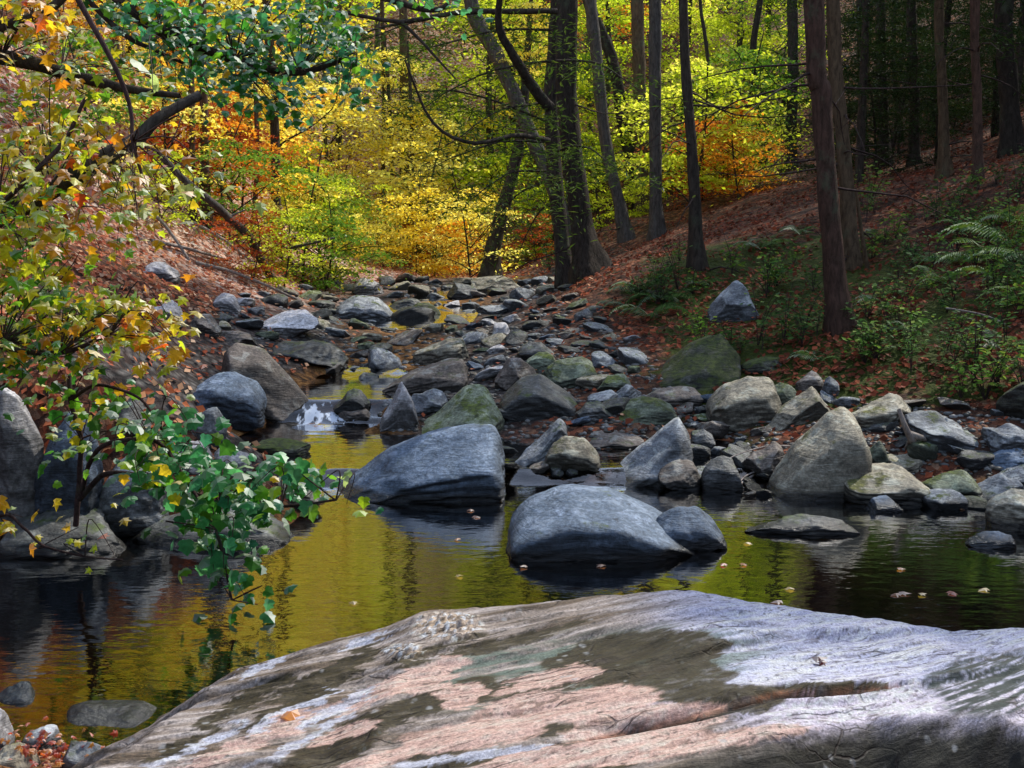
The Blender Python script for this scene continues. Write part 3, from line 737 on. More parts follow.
band2 = fbm(np.stack([X * 3, s2 * 42, X * 0 + 1], 1), 4, .6)
C = np.tile(np.array([.27, .23, .20]), (len(X), 1))
C = lay(C, (.13, .095, .06), sstep(.0, .2, band) * .8)
C = lay(C, (.44, .40, .38), sstep(.05, .3, -band) * .7)
rt = sstep(600, 740, px_ + (py_ - 620) * .3) * sstep(735, 700, py_)
C = lay(C, (.45, .47, .60), rt * (0.75 + .25 * band2))  # bare pale stone, with bluish skylight painted into its colour
C = lay(C, (.50, .46, .52), sstep(690, 800, px_) * sstep(668, 700, py_) * sstep(752, 735, py_) * .8)
# greyish green lichen around the middle
gl_ = np.clip(blob(600, 668, 170, 34, -8, .3) + blob(480, 672, 70, 20, -10, .3), 0, 1) * sstep(-.25, .15, band + wf_ * .5)
C = lay(C, (.15, .19, .16), gl_ * .85)
for q in [(640,655,85,24,-6),(655,682,75,20,-4),(505,690,110,9,-10),(400,712,100,12,-22),(600,655,60,14,-10),(730,697,60,16,0),(800,689,105,6,-2),(330,752,60,14,-20),(560,768,70,10,-4),(440,745,60,12,-12),(300,700,60,7,-30),(520,640,80,6,-14),(250,700,60,8,-28),(330,672,70,7,-28),(470,760,70,7,-10),(560,728,60,5,-8),(180,745,40,6,-28),(430,652,50,6,-20),(690,655,40,10,-10)]:
    C = lay(C, (.060, .047, .014), blob(*q) * (.75 + .25 * sstep(-.3, .1, wf_)))
C = lay(C, (.045, .06, .055), (blob(992, 684, 66, 32, -8, .2)) * sstep(-.35, .1, band2 + .4 * wf_))
for q in [(460,694,22,14,-6),(565,705,95,16,-7),(470,735,75,14,-8),(600,752,130,11,-8),(545,680,60,7,-12),(372,694,48,9,-32),(430,675,42,13,-20),(250,738,60,7,-30),(345,735,40,7,-20),(640,722,80,17,-8),(215,758,60,6,-20),(380,760,50,8,-14),(690,745,130,10,-9),(300,722,40,6,-28)]:
    C = lay(C, (.50, .36, .31) if q[0] < 700 else (.50, .43, .44), blob(*q, .06) * .92)
for q in [(290,712,50,4,-28),(340,706,50,5,-28),(200,745,60,4,-26),(480,756,80,5,-8),(260,668,26,6,-25),(365,640,30,4,-20),(300,742,60,4,-28)]:
    C = lay(C, (.46, .47, .53), blob(*q) * .8)
C = lay(C, (.40, .32, .24), np.clip(kn, 0, 1) * (.3 + .7 * (fbm(np.stack([X * 40, Yy * 40, X * 0], 1), 2) > 0)))
C = lay(C, (.85, .8, .74), np.clip(kn, 0, 1) * (fbm(np.stack([X * 34, Yy * 34, X * 0 + 7], 1), 2) > .12))
C = lay(C, (.22, .09, .04), sstep(.25, .6, crack) * .7)
C = lay(C, (.03, .025, .012), sstep(.55, .9, crack))
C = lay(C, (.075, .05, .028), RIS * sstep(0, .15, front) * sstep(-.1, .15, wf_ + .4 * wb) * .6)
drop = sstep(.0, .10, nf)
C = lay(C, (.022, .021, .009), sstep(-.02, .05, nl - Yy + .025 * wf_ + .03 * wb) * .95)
C = C * (1 + .22 * band2[:, None] + .18 * fbm(np.stack([X * 40, Yy * 40, Z * 60], 1), 3)[:, None])
spk = fbm(np.stack([X * 25, s2 * 60, X * 0 + 4], 1), 3, .7)
C = lay(C, (.05, .045, .04), sstep(.28, .42, spk) * .75)
C = np.clip((C / .3) ** 1.35 * .3 * .88, .006, .46)
m = N('lichened_slab_rock')
vc = m.add('VertexColor', layer_name='Col'); geo = m.add('NewGeometry'); pos = geo.outputs['Position']
rv = m.map(pos, (1, 1, 1), (0, 0, -.42))
st = m.noise(m.map(rv, (5, 34, 20)), 2.0, 8, .7, .4)
gr_ = m.noise(pos, 130, 4, .75)
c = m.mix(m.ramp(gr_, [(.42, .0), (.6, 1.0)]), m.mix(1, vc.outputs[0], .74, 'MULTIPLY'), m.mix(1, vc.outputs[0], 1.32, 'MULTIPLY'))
c = m.mix(m.ramp(st, [(.54, 0), (.64, .65)]), c, m.mix(1, c, (.3, .26, .2), 'MULTIPLY'))
# crusty lichen discs and hair cracks along the layers
wv_ = m.add('VectorMath', operation='MULTIPLY_ADD'); nzc = m.add('TexNoise'); nzc.inputs['Scale'].default_value = 9; nzc.inputs['Detail'].default_value = 4; m.L(pos, nzc.inputs['Vector'])
m.L(nzc.outputs['Color'], wv_.inputs[0]); wv_.inputs[1].default_value = (.035, .035, .035); m.L(pos, wv_.inputs[2]); wp = wv_.outputs[0]
dsc = m.ramp(m.voro(wp, 17, 'F1'), [(.14, 1), (.24, 0)])
dmk = m.math('MULTIPLY', dsc, m.ramp(m.noise(pos, 4, 4, .6), [(.56, 0), (.6, .55)]))
c = m.mix(dmk, c, (.36, .36, .35))
dsc2 = m.ramp(m.voro(wp, 42, 'F1'), [(.2, 1), (.27, 0)])
c = m.mix(m.math('MULTIPLY', dsc2, m.ramp(m.noise(pos, 6, 4, .6, 1), [(.53, 0), (.58, .7)])), c, (.07, .065, .05))
ckv = m.voro(m.map(m.map(wp, (1, 1, 1), (0, 0, -.42)), (2.2, 13, 7)), 1.6, 'DISTANCE_TO_EDGE')
ckm = m.math('MULTIPLY', m.ramp(ckv, [(.008, 1), (.03, 0)]), m.ramp(m.noise(pos, 3, 3), [(.50, 0), (.6, .6)]))
c = m.mix(ckm, c, (.05, .035, .025))
m.L(c, m.b.inputs['Base Color']); m.b.inputs['Roughness'].default_value = .7; m.b.inputs['Specular IOR Level'].default_value = .3
nb = m.bump(m.math('MULTIPLY', ckm, -1), 1.0, .008); nb = m.bump(st, 1.0, .006, nb); nb = m.bump(gr_, .5, .0012, nb); nb = m.bump(m.noise(pos, 24, 5, .65), .8, .006, nb)
m.L(nb, m.b.inputs['Normal'])
I = np.arange(nx * ny).reshape(ny, nx)
fc = np.stack([I[:-1, :-1].ravel(), I[:-1, 1:].ravel(), I[1:, 1:].ravel(), I[1:, :-1].ravel()], 1)
kp = Z[fc].max(1) > -.45
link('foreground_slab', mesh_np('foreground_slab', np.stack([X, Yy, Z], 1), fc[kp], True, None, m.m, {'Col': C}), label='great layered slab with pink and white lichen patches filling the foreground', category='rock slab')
SLAB = (gx, gy, Z.reshape(ny, nx))
def slab_z(x, y):
    i = int(np.clip(np.searchsorted(gx, x), 1, nx - 1)); j = int(np.clip(np.searchsorted(gy, y - x * .43 - .09 * x * x), 1, ny - 1)); return SLAB[2][j, i]
# ------------------------------------------------------------------ vegetation materials
def leaf_mat(name, stops, transl=0.5, shift=0.25, attr=True, gloss=0.12):
    m = N(name); m.n.remove(m.b)
    if attr == 'col':
        c = m.add('VertexColor', layer_name='Col').outputs[0]
        geo = m.add('NewGeometry')
        c = m.mix(m.ramp(m.noise(geo.outputs['Position'], 45, 3), [(.35, 0), (.7, .55)]), c, m.mix(1, c, (.45, .42, .3), 'MULTIPLY'))
    else:
        a = m.add('Attribute', attribute_name='rnd').outputs['Fac']; oi = m.add('ObjectInfo').outputs['Random']
        f = m.math('ADD', m.math('MULTIPLY', a, 1 - shift), m.math('MULTIPLY', oi, shift))
        c = m.ramp(f, stops)
    d = m.add('BsdfDiffuse'); t = m.add('BsdfTranslucent'); g = m.add('BsdfGlossy'); g.inputs['Roughness'].default_value = .6
    m.L(c, d.inputs[0]); m.L(c, t.inputs[0])
    x = m.add('MixShader'); x.inputs[0].default_value = transl; m.L(d.outputs[0], x.inputs[1]); m.L(t.outputs[0], x.inputs[2])
    fr = m.add('Fresnel'); fr.inputs[0].default_value = 1.4
    y = m.add('MixShader'); m.L(m.math('MULTIPLY', fr.outputs[0], gloss * 1.0, clamp=True), y.inputs[0]); m.L(x.outputs[0], y.inputs[1]); m.L(g.outputs[0], y.inputs[2])
    m.L(y.outputs[0], m.out.inputs[0])
    return m.m
LM = {
 'yellow': leaf_mat('yellow_leaves', [(0, (.66, .46, .01)), (.3, (.93, .74, .05)), (.7, (.96, .90, .22)), (1, (.90, .92, .16))], .74),
 'orange': leaf_mat('orange_leaves', [(0, (.55, .14, .01)), (.4, (.86, .33, .02)), (.75, (.92, .52, .04)), (1, (.85, .66, .10))], .74),
 'lime':   leaf_mat('yellow_green_leaves', [(0, (.22, .34, .01)), (.4, (.55, .66, .02)), (.75, (.80, .84, .06)), (1, (.92, .85, .12))], .74),
 'green':  leaf_mat('green_leaves', [(0, (.05, .12, .01)), (.5, (.14, .30, .02)), (.85, (.30, .46, .04)), (1, (.5, .5, .05))], .45),
 'red':    leaf_mat('russet_leaves', [(0, (.25, .03, .01)), (.5, (.50, .09, .02)), (1, (.75, .25, .03))], .55),
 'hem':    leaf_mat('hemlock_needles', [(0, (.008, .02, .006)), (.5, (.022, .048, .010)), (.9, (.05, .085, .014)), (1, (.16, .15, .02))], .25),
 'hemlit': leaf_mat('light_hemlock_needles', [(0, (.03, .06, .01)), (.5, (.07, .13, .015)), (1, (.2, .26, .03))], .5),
 'col':    leaf_mat('near_leaves', None, .72, attr='col', gloss=.16),
 'fern':   leaf_mat('fern_fronds', [(0, (.05, .12, .015)), (.5, (.12, .26, .03)), (1, (.32, .38, .05))], .5),
 'herb':   leaf_mat('herb_leaves', [(0, (.02, .06, .015)), (.5, (.06, .14, .03)), (.85, (.16, .26, .06)), (1, (.4, .38, .12))], .45),
 'litter': leaf_mat('fallen_leaves', [(0, (.10, .03, .015)), (.3, (.24, .06, .03)), (.6, (.42, .11, .05)), (.8, (.50, .22, .10)), (1, (.60, .40, .26))], .25, 0),
 'moss':   leaf_mat('moss_tufts', [(0, (.02, .04, .004)), (1, (.12, .15, .015))], .4, 0),
}
def bark(name, a, b, red=0):
    m = N(name); tc = m.add('TexCoord'); geo = m.add('NewGeometry'); v = m.map(geo.outputs['Position'], (14, 14, 4.0))
    f = m.noise(v, 1.6, 7, .7, .5)
    c = m.ramp(f, [(.32, a), (.68, b)])
    oi = m.add('ObjectInfo')
    c = m.mix(1, c, m.ramp(oi.outputs['Random'], [(0, .7), (1, 1.25)]), 'MULTIPLY')
    c = m.mix(m.ramp(m.noise(geo.outputs['Position'], 3, 5, .7), [(.56, 0), (.7, .6)]), c, (.08, .10, .06))
    m.L(c, m.b.inputs['Base Color']); m.b.inputs['Roughness'].default_value = .9; m.b.inputs['Specular IOR Level'].default_value = .15
    m.L(m.bump(f, 1, .035), m.b.inputs['Normal']); return m.m
BK = {'dark': bark('dark_bark', (.018, .014, .011), (.075, .058, .045)), 'red': bark('reddish_bark', (.03, .018, .012), (.12, .066, .048)),
      'grey': bark('grey_bark', (.03, .026, .022), (.12, .105, .09)), 'brown': bark('brown_bark', (.04, .026, .015), (.15, .10, .06)),
      'pale': bark('pale_dead_wood', (.16, .13, .11), (.42, .36, .32)), 'twig': bark('dark_twigs', (.02, .012, .012), (.09, .055, .05))}

# ------------------------------------------------------------------ shape builders
def smooth_poly(pts, n):
    pts = np.asarray(pts, float); k = len(pts)
    if k == 2: t = np.linspace(0, 1, n)[:, None]; return pts[0] * (1 - t) + pts[1] * t
    t = np.linspace(0, k - 1, n); i = np.clip(t.astype(int), 0, k - 2); f = (t - i)[:, None]
    p0 = pts[np.clip(i - 1, 0, k - 1)]; p1 = pts[i]; p2 = pts[i + 1]; p3 = pts[np.clip(i + 2, 0, k - 1)]
    return .5 * (2 * p1 + (p2 - p0) * f + (2 * p0 - 5 * p1 + 4 * p2 - p3) * f ** 2 + (3 * p1 - p0 - 3 * p2 + p3) * f ** 3)
class Tubes:
    def __init__(s): s.V = []; s.F = []; s.n = 0
    def add(s, pts, r0, r1=None, sides=8, n=None, wob=0.0, rad=None):
        pts = np.asarray(pts, float)
        p = smooth_poly(pts, n or max(6, len(pts) * 5)); k = len(p)
        if wob: p = p + wob * np.stack([fbm(p * 1.3 + 7 + j * 31, 3) for j in range(3)], 1)
        rr = rad if rad is not None else r0 + ((r1 if r1 is not None else r0) - r0) * np.linspace(0, 1, k)
        if np.ndim(rr) and len(rr) != k: rr = np.interp(np.linspace(0, 1, k), np.linspace(0, 1, len(rr)), rr)
        d = np.gradient(p, axis=0); d /= np.linalg.norm(d, axis=1, keepdims=True) + 1e-9
        up = np.array([0, 1, 0.]) if abs(d[:, 1]).mean() < .8 else np.array([1., 0, 0])
        a = np.cross(d, up); a /= np.linalg.norm(a, axis=1, keepdims=True) + 1e-9; b = np.cross(d, a)
        th = np.linspace(0, 2 * np.pi, sides, endpoint=False)
        ring = p[:, None] + rr[:, None, None] * (np.cos(th)[None, :, None] * a[:, None] + np.sin(th)[None, :, None] * b[:, None])
        V = ring.reshape(-1, 3)
        if rr.max() > .04: V = V + (V - np.repeat(p, sides, 0)) * (fbm(V * np.array([7, 7, 2.]), 4)[:, None] * .28)
        I = np.arange(k * sides).reshape(k, sides); J = np.roll(I, -1, 1)
        s.F.append(np.stack([I[:-1].ravel(), J[:-1].ravel(), J[1:].ravel(), I[1:].ravel()], 1) + s.n); s.V.append(V); s.n += len(V)
        return p
    def mesh(s, name): return mesh_np(name, np.concatenate(s.V), np.concatenate(s.F), True)

def quads(cent, nrm, size, rg, asp=.6, name='leaves', rnd=None):
    """one leaf per centre: a four sided blade slightly folded"""
    n = len(cent); nrm = nrm / (np.linalg.norm(nrm, axis=1, keepdims=True) + 1e-9)
    t = rg.normal(size=(n, 3)); t -= (t * nrm).sum(1, keepdims=True) * nrm; t /= np.linalg.norm(t, axis=1, keepdims=True) + 1e-9
    b = np.cross(nrm, t); s_ = np.broadcast_to(size, (n,))[:, None] / 2
    V = np.stack([cent - t * s_, cent - b * s_ * asp + nrm * s_ * .12, cent + t * s_, cent + b * s_ * asp + nrm * s_ * .12], 1).reshape(-1, 3)
    Fq = np.arange(4 * n).reshape(n, 4)
    rd = rg.random(n) if rnd is None else rnd
    return mesh_np(name, V, Fq, False, {'rnd': np.repeat(rd, 4)})
def crown(seed, H, R, nspray, per, leaf, shape='round', flat=.12, spread=.55, asp=.62, limbs=16):
    """sprays of leaves spread through the crown volume, the limbs that carry them"""
    rg = np.random.default_rng(seed); C = []; Nn = []; RD = []; tb = Tubes(); lc = 0
    nb = limbs; per_b = max(1, nspray // nb); rgb = rg.random(nb)
    for k in range(nb):
        h = (k + rg.random()) / nb
        if shape == 'cone': rad = R * (1 - h) ** .75 + .15
        elif shape == 'hem': rad = R * (1.02 - h) ** .6
        else: rad = R * math.sqrt(max(.06, 1 - (2 * h - .8) ** 2 / 1.5)) * rg.uniform(.55, 1.2)
        a = k * 2.4 + rg.uniform(-.6, .6)
        rise = {'cone': -.1, 'hem': -.12}.get(shape, rg.uniform(.05, .5))
        z0 = h * H * (1 if shape in ('cone', 'hem') else .8)
        tip = np.array([rad * math.cos(a), rad * math.sin(a), z0 + rise * rad])
        st = np.array([0, 0, z0 - .15 * rad])
        bend = np.array([-math.sin(a), math.cos(a), 0]) * rg.normal() * .18 * rad
        mid = (st + tip) / 2 + bend + [0, 0, .08 * rad]
        tb.add([st * [1, 1, 1], mid, tip], .012 + .006 * H * (1 - h * .6) * .45, .006, 5, 8, .08)
        for q_ in range(per_b):
            t_ = .25 + .8 * rg.random() ** .8
            c0 = (st * (1 - t_) ** 2 + 2 * mid * t_ * (1 - t_) + tip * t_ ** 2)
            c0 = c0 + rg.normal(size=3) * np.array([.22, .22, .06]) * rad * (.3 + .5 * t_)
            sp = spread * rg.uniform(.5, 1.3)
            q = rg.normal(size=(per, 3)) * np.array([sp, sp, sp * flat])
            q[:, 2] -= .18 * (q[:, 0] ** 2 + q[:, 1] ** 2) / max(sp, .1)
            C.append(c0 + q); nn = rg.normal(size=(per, 3)) * .5; nn[:, 2] += 1; Nn.append(nn)
            RD.append(np.clip(rgb[k] * .6 + .2 + rg.normal() * .12 + rg.normal(size=per) * .16, 0, 1))
    C = np.concatenate(C)
    return quads(C, np.concatenate(Nn), leaf * rg.uniform(.7, 1.25, len(C)), rg, asp, 'crown', np.concatenate(RD)), tb.mesh('limbs')
CR = {'round': [crown(s, 7.5, 2.9, 140, 48, .16, limbs=22) for s in (1, 2, 3)],
      'tall': [crown(s, 10, 2.6, 140, 48, .16, limbs=24) for s in (4, 5)],
      'sap': [crown(s, 3.0, 1.6, 54, 55, .105, spread=.34, flat=.08, limbs=12) for s in (6, 7, 8)],
      'hem': [crown(s, 11, 2.9, 320, 42, .18, 'hem', .10, .5, .22, 40) for s in (9, 10, 11)],
      'hemsap': [crown(s, 3.2, 1.3, 70, 60, .12, 'cone', .08, .3, .22, 18) for s in (12, 13)]}
def trunk_mesh(seed, H, r0, bend=.25):
    rg = np.random.default_rng(seed); tb = Tubes()
    tb.add([(0, 0, -.6), (0, 0, .0), (rg.normal() * bend, rg.normal() * bend, H * .5), (rg.normal() * bend * 1.5, rg.normal() * bend * 1.5, H)], 0, n=26, sides=10,
           rad=np.array([1.7, 1.35, 1.05, 1, .95, .9, .85, .8, .7, .6, .45, .3]) * r0)
    return tb.mesh('trunk')
TK = [trunk_mesh(s, 10, .15) for s in range(4)]
TS = [trunk_mesh(s + 9, 3.2, .03, .2) for s in range(3)]

# ------------------------------------------------------------------ trees one can point to
TREEMARKS = []
def thing(name, label, cat, loc, group=None):
    o = bpy.data.objects.new(name, None); COL.objects.link(o); o.location = [float(q) for q in loc]; o.empty_display_size = .2
    o['label'] = label; o['category'] = cat
    if group: o['group'] = group
    return o
def standing(label, pl, w0, w1, bk, short, flare=.5, cr='hem', crownz=None, name='hemlock_tree', deads=7, limbs=(), Y=None, crown_mat='hem', group='trunks standing along the stream and on the slopes', cs=.28, topz=10.5, Yh=None):
    if Y is None:
        hx, Y, hz = hit(pl[0][0], pl[0][1], False)
        if Y > 60 or (Yh and abs(Y - Yh) > Yh * .35): Y = Yh or 40
    pts = [P(a, b, Y) for a, b in pl]
    base = pts[0].copy(); gz = g1(base[0], Y); base[2] = gz
    d = pts[-1] - pts[-2]; d = d / max(d[2], .1); d[0] *= .4
    tz = max(topz, pts[-1][2] + 2)
    pts = [np.array([base[0], Y, gz - .5])] + [base] + [q for q in pts[1:] if q[2] > gz + .3] + [pts[-1] + d * (tz - pts[-1][2])]
    org = np.array([base[0], Y, gz])
    pts = np.array(pts) - org
    r0 = w0 / F * Y / 2; r1 = w1 / F * Y / 2
    t = thing(name, label, 'tree', org, group)
    tb = Tubes(); n = 40
    L = np.linspace(0, 1, n); zz = smooth_poly(pts, n)[:, 2]
    hf = pl[-1][1]; zt = P(pl[-1][0], pl[-1][1], Y)[2] - gz
    rad = np.interp(np.linspace(0, 1, 70), L, zz) if False else np.interp(smooth_poly(pts, 70)[:, 2], [-.5, 0, .35, 1.0, zt, tz - gz], [r0 * 1.5, r0 * 1.3, r0 * 1.02, r0 * .95, r1, r1 * .25])
    tb.add(pts, 0, n=70, sides=18, rad=rad)
    Vt = tb.V[-1]; az = np.arctan2(Vt[:, 1], Vt[:, 0]); ph = label.__len__()
    fl = 1 + flare * sstep(.9, -.1, Vt[:, 2]) * (.35 + .65 * np.clip(np.sin(az * 3 + ph) + .5 * np.sin(az * 5 + 2 * ph), 0, 2))
    Vt[:, 0] *= np.where(Vt[:, 2] < .9, fl, 1); Vt[:, 1] *= np.where(Vt[:, 2] < .9, fl, 1)
    o = link('trunk', tb.mesh('trunk'), t, BK[bk])
    rg = np.random.default_rng(abs(int(pl[0][0] * 3)))
    if deads:
        cur = smooth_poly(pts, 60)
        for k in range(deads):
            tb = Tubes()
            i = int(rg.integers(8, 45)); p = cur[i]; a = rg.uniform(0, 6.28); l = rg.uniform(.5, 1.7)
            dv = np.array([math.cos(a), math.sin(a), rg.uniform(-.25, .25)])
            tb.add([p, p + dv * l * .5 + [0, 0, -.05], p + dv * l + [0, 0, rg.uniform(-.45, .1)]], .014, .004, 4, 6, .12)
            e = p + dv * l * .6
            for q in range(2): tb.add([e, e + rg.normal(size=3) * .3], .006, .002, 3, 3)
            link('dead_branch', tb.mesh('dead_branch'), t, BK['twig'])
    for lp in limbs:
        tb = Tubes(); tb.add([P(a, b, yy) - org for a, b, yy in lp[1]], lp[0] / F * Y / 2, lp[0] / F * Y / 2 * .35, 8, 16, .03)
        link('limb', tb.mesh('limb'), t, BK[bk])
    if cr:
        cm, lm = CR[cr][int(rg.integers(len(CR[cr])))]
        cz = crownz if crownz is not None else max(4.5, P(0, -60, Y)[2] - gz)
        k = smooth_poly(pts, 60); i = int(np.argmin(abs(k[:, 2] - cz - 2)))
        for nm, me, mt in (('crown', cm, LM[crown_mat]), ('limb', lm, BK['dark'])):
            c = link(nm, me, t, mt, (k[i][0], k[i][1], cz)); c.scale = (cs, cs, cs * (tz - gz - cz + 1.2) / 11 if cr == 'hem' else cs)
            c.rotation_euler = (0, 0, rg.uniform(0, 6.28)); 
    TREEMARKS.append((min(a for a, b in pl) - 8, max(a for a, b in pl) + 8, 0, pl[0][1], short, Y))
    return t, org
T = standing
t1, o1 = T('thickest dark trunk by the stream with a flared mossy base', [(590,276),(579,205),(567,100),(567,0)], 23, 20, 'dark', 'thickest dark trunk', deads=5, cs=.5, flare=1.0)
t1b, o1b = T('slimmer dark trunk close against the thickest one with a bent limb', [(566,287),(558,205),(551,100),(557,0)], 16, 13, 'dark', 'slimmer twin trunk', deads=3, cs=.5,
  limbs=[(9, [(549,108,15.5),(532,85,15.3),(515,58,15.0),(499,28,14.8),(500,-5,14.6),(512,-40,14.5)]), (5, [(556,12,15.5),(510,11,15.2),(460,12,15),(400,22,14.8),(340,12,14.5),(300,14,14)]), (4, [(548,140,15.5),(515,136,15),(470,142,14.6),(430,120,14.4),(405,60,14)]), (3, [(400,22,14.8),(425,45,14.6),(455,80,14.4)])])
T('grey leaning trunk half hidden by yellow leaves behind the thickest trunk', [(585,262),(560,205),(533,140),(512,90),(494,50),(470,0)], 15, 14, 'grey', 'grey leaning trunk', cr='tall', crown_mat='lime', deads=0, name='leaning_tree', crownz=6)
T('short dark trunk leaning over the top of the stream', [(488,281),(496,235),(512,175),(522,120)], 15, 10, 'dark', 'short leaning trunk', cr='round', crown_mat='yellow', deads=0, name='leaning_tree', crownz=4.5, topz=8)
T('straight greyish trunk just right of the thickest trunk', [(628,240),(607,150),(597,60),(590,-10)], 12, 12, 'grey', 'straight greyish trunk', deads=5)
T('dark trunk curving away to the upper left', [(642,205),(625,130),(612,60),(588,0)], 13, 11, 'dark', 'curving dark trunk', deads=9)
T('straight brown trunk hung with pale bare twigs', [(643,215),(640,100),(637,0)], 14, 12, 'brown', 'twig-hung brown trunk', deads=14)
T('farther faded trunk behind the twig-hung brown trunk', [(657,180),(655,90),(655,0)], 13, 12, 'grey', 'faded far trunk', Yh=26, deads=3)
T('thin straight dark trunk above the mossy bank slab', [(698,268),(692,150),(683,0)], 12, 9, 'dark', 'thin dark trunk', deads=8)
T('wavy thin trunk against bright green leaves', [(762,168),(757,110),(753,50),(760,0)], 7, 6, 'dark', 'wavy thin trunk', Yh=28, cr='tall', crown_mat='lime', name='leaning_tree', deads=0)
T('very thin pole-like trunk against bright leaves', [(718,172),(708,60),(700,0)], 4, 3.5, 'dark', 'very thin pole trunk', Yh=30, cr='round', crown_mat='lime', name='young_tree', deads=0)
T('dark straight trunk at the edge of the bright leaves', [(790,168),(793,70),(792,0)], 11, 10, 'dark', 'bright-edge trunk', Yh=26, deads=4)
T('reddish brown trunk rising from the leafy right slope', [(839,328),(829,210),(822,100),(814,0)], 21, 19, 'red', 'reddish trunk', cs=.28, topz=10.5, deads=8)
T('dull brown trunk directly behind the reddish trunk', [(852,266),(842,130),(833,0)], 15, 13, 'brown', 'dull brown trunk', cs=.5, topz=11.5, deads=8)
T('light brown trunk in the dark right forest', [(978,182),(977,90),(975,0)], 9, 9, 'red', 'light brown trunk', Yh=19, deads=5)
T('broad dark trunk at the right edge of the forest', [(1012,154),(1008,80),(1004,0)], 19, 17, 'dark', 'broad edge trunk', Yh=20, deads=5)
T('dim reddish trunk left of the light brown one', [(945,178),(942,80),(939,0)], 10, 9, 'brown', 'dim reddish trunk', Yh=21, deads=5)
T('dark trunk deep in the shade of the right forest', [(914,165),(914,80),(911,0)], 10, 10, 'dark', 'deep shade trunk', Yh=25, deads=6)
T('shadowy trunk between the reddish trunk and the deep shade trunk', [(884,168),(880,0)], 12, 10, 'dark', 'shadowy trunk', Yh=24, deads=6)
T('faint slim trunk farthest back in the dark forest', [(864,158),(860,0)], 8, 8, 'dark', 'faint slim trunk', Yh=30, deads=3)
T('sunlit red-brown trunk on the bright left slope', [(207,228),(204,120),(202,0)], 9, 8, 'red', 'sunlit red-brown trunk', cr='tall', crown_mat='orange', name='slope_tree', deads=0, Yh=24)
T('thinner reddish trunk beside the sunlit red-brown one', [(193,222),(192,110),(191,0)], 6, 5, 'red', 'thinner reddish trunk', cr='round', crown_mat='orange', name='slope_tree', deads=0, Yh=24)
T('brown trunk standing among orange leaves in the distance', [(405,190),(404,90),(403,0)], 9, 8, 'brown', 'distant brown trunk', cr='tall', crown_mat='yellow', name='slope_tree', deads=2, Yh=33)
T('very slender pole left of the distant brown trunk', [(383,192),(384,100),(382,0)], 4, 4, 'brown', 'slender pole', cr='round', crown_mat='yellow', name='slope_tree', deads=0, Yh=30)
T('slender pale stem on the left slope', [(331,212),(324,110),(326,0)], 4, 4, 'grey', 'slender pale stem', cr='round', crown_mat='lime', name='slope_tree', deads=0, Yh=30)
T('thin brown stem beside the bright slope', [(253,232),(257,150),(252,0)], 5, 4, 'brown', 'thin brown stem', cr='round', crown_mat='orange', name='slope_tree', deads=0, Yh=27)

# hemlock sprays hanging from the twin trunk's limbs, seen against the light
def sprays(lines, per_m, seed, drop=.12, wid=.38, leaf=.13):
    rg = np.random.default_rng(seed); C = []; Nn = []
    for ln in lines:
        p = smooth_poly(ln, 40); L = np.linalg.norm(np.diff(p, axis=0), axis=1).sum(); n = int(L * per_m)
        c = p[rg.integers(0, 40, n)]
        off = rg.normal(size=(n, 3)) * np.array([wid, wid, .05]); off[:, 2] -= np.abs(off[:, 0]) * .3 + drop * rg.random(n)
        C.append(c + off); q = rg.normal(size=(n, 3)) * .4; q[:, 2] += 1; Nn.append(q)
    C = np.concatenate(C); return quads(C, np.concatenate(Nn), leaf * rg.uniform(.6, 1.2, len(C)), rg, .2, 'needle_sprays')
ln = []
rg = np.random.default_rng(77)
for (a, b, c_, d_) in [(552,30,400,60),(552,60,420,110),(548,100,440,150),(548,140,430,170),(546,170,470,200),(552,10,360,40),(546,180,480,240),(556,150,620,170),(556,60,640,90),(556,200,520,250),(400,22,330,70),(548,120,380,90)]:
    q0 = P(a, b, 15.8) - o1b; q1 = P(c_, d_, 15.8 + rg.uniform(-2, 1)) - o1b
    ln.append([q0, (q0 + q1) / 2 + [0, 0, .15], q1])
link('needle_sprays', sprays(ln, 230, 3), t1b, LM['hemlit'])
tb = Tubes()
for l_ in ln: tb.add(l_, .02, .005, 5, 10, .05)
link('limb', tb.mesh('limb'), t1b, BK['dark'])

# ------------------------------------------------------------------ woods behind and beside
r = np.random.default_rng(21)
NAMEC = {'yellow': 'yellow-leaved', 'orange': 'orange-leaved', 'lime': 'yellow-green-leaved', 'green': 'green-leaved', 'red': 'russet-leaved', 'hem': 'dark needled'}
def copy_tree(kind, tk, x, y, s, mat, label, group, name, ch, sy=1.0, bk='dark', ck=0, lean=0):
    z = g1(x, y)
    t = thing(name, label, 'tree' if kind != 'sap' and kind != 'hemsap' else 'sapling', (x, y, z), group)
    t.rotation_euler = (0, 0, float(r.uniform(0, 6.28))); t.scale = (s, s, s)
    cm, lm = CR[kind][ck % len(CR[kind])]
    link('trunk', tk, t, BK[bk])
    c = link('crown', cm, t, LM[mat], (0, 0, ch)); c.scale = (1, 1, sy)
    if kind in ('round', 'tall', 'sap', 'hemsap'):
        c = link('limb', lm, t, BK[bk], (0, 0, ch)); c.scale = (1, 1, sy)
    return t
spots = []
def free(x, y, d): return all(hypot(x - a, y - b) > d for a, b in spots)
cnt = 0; tries = 0
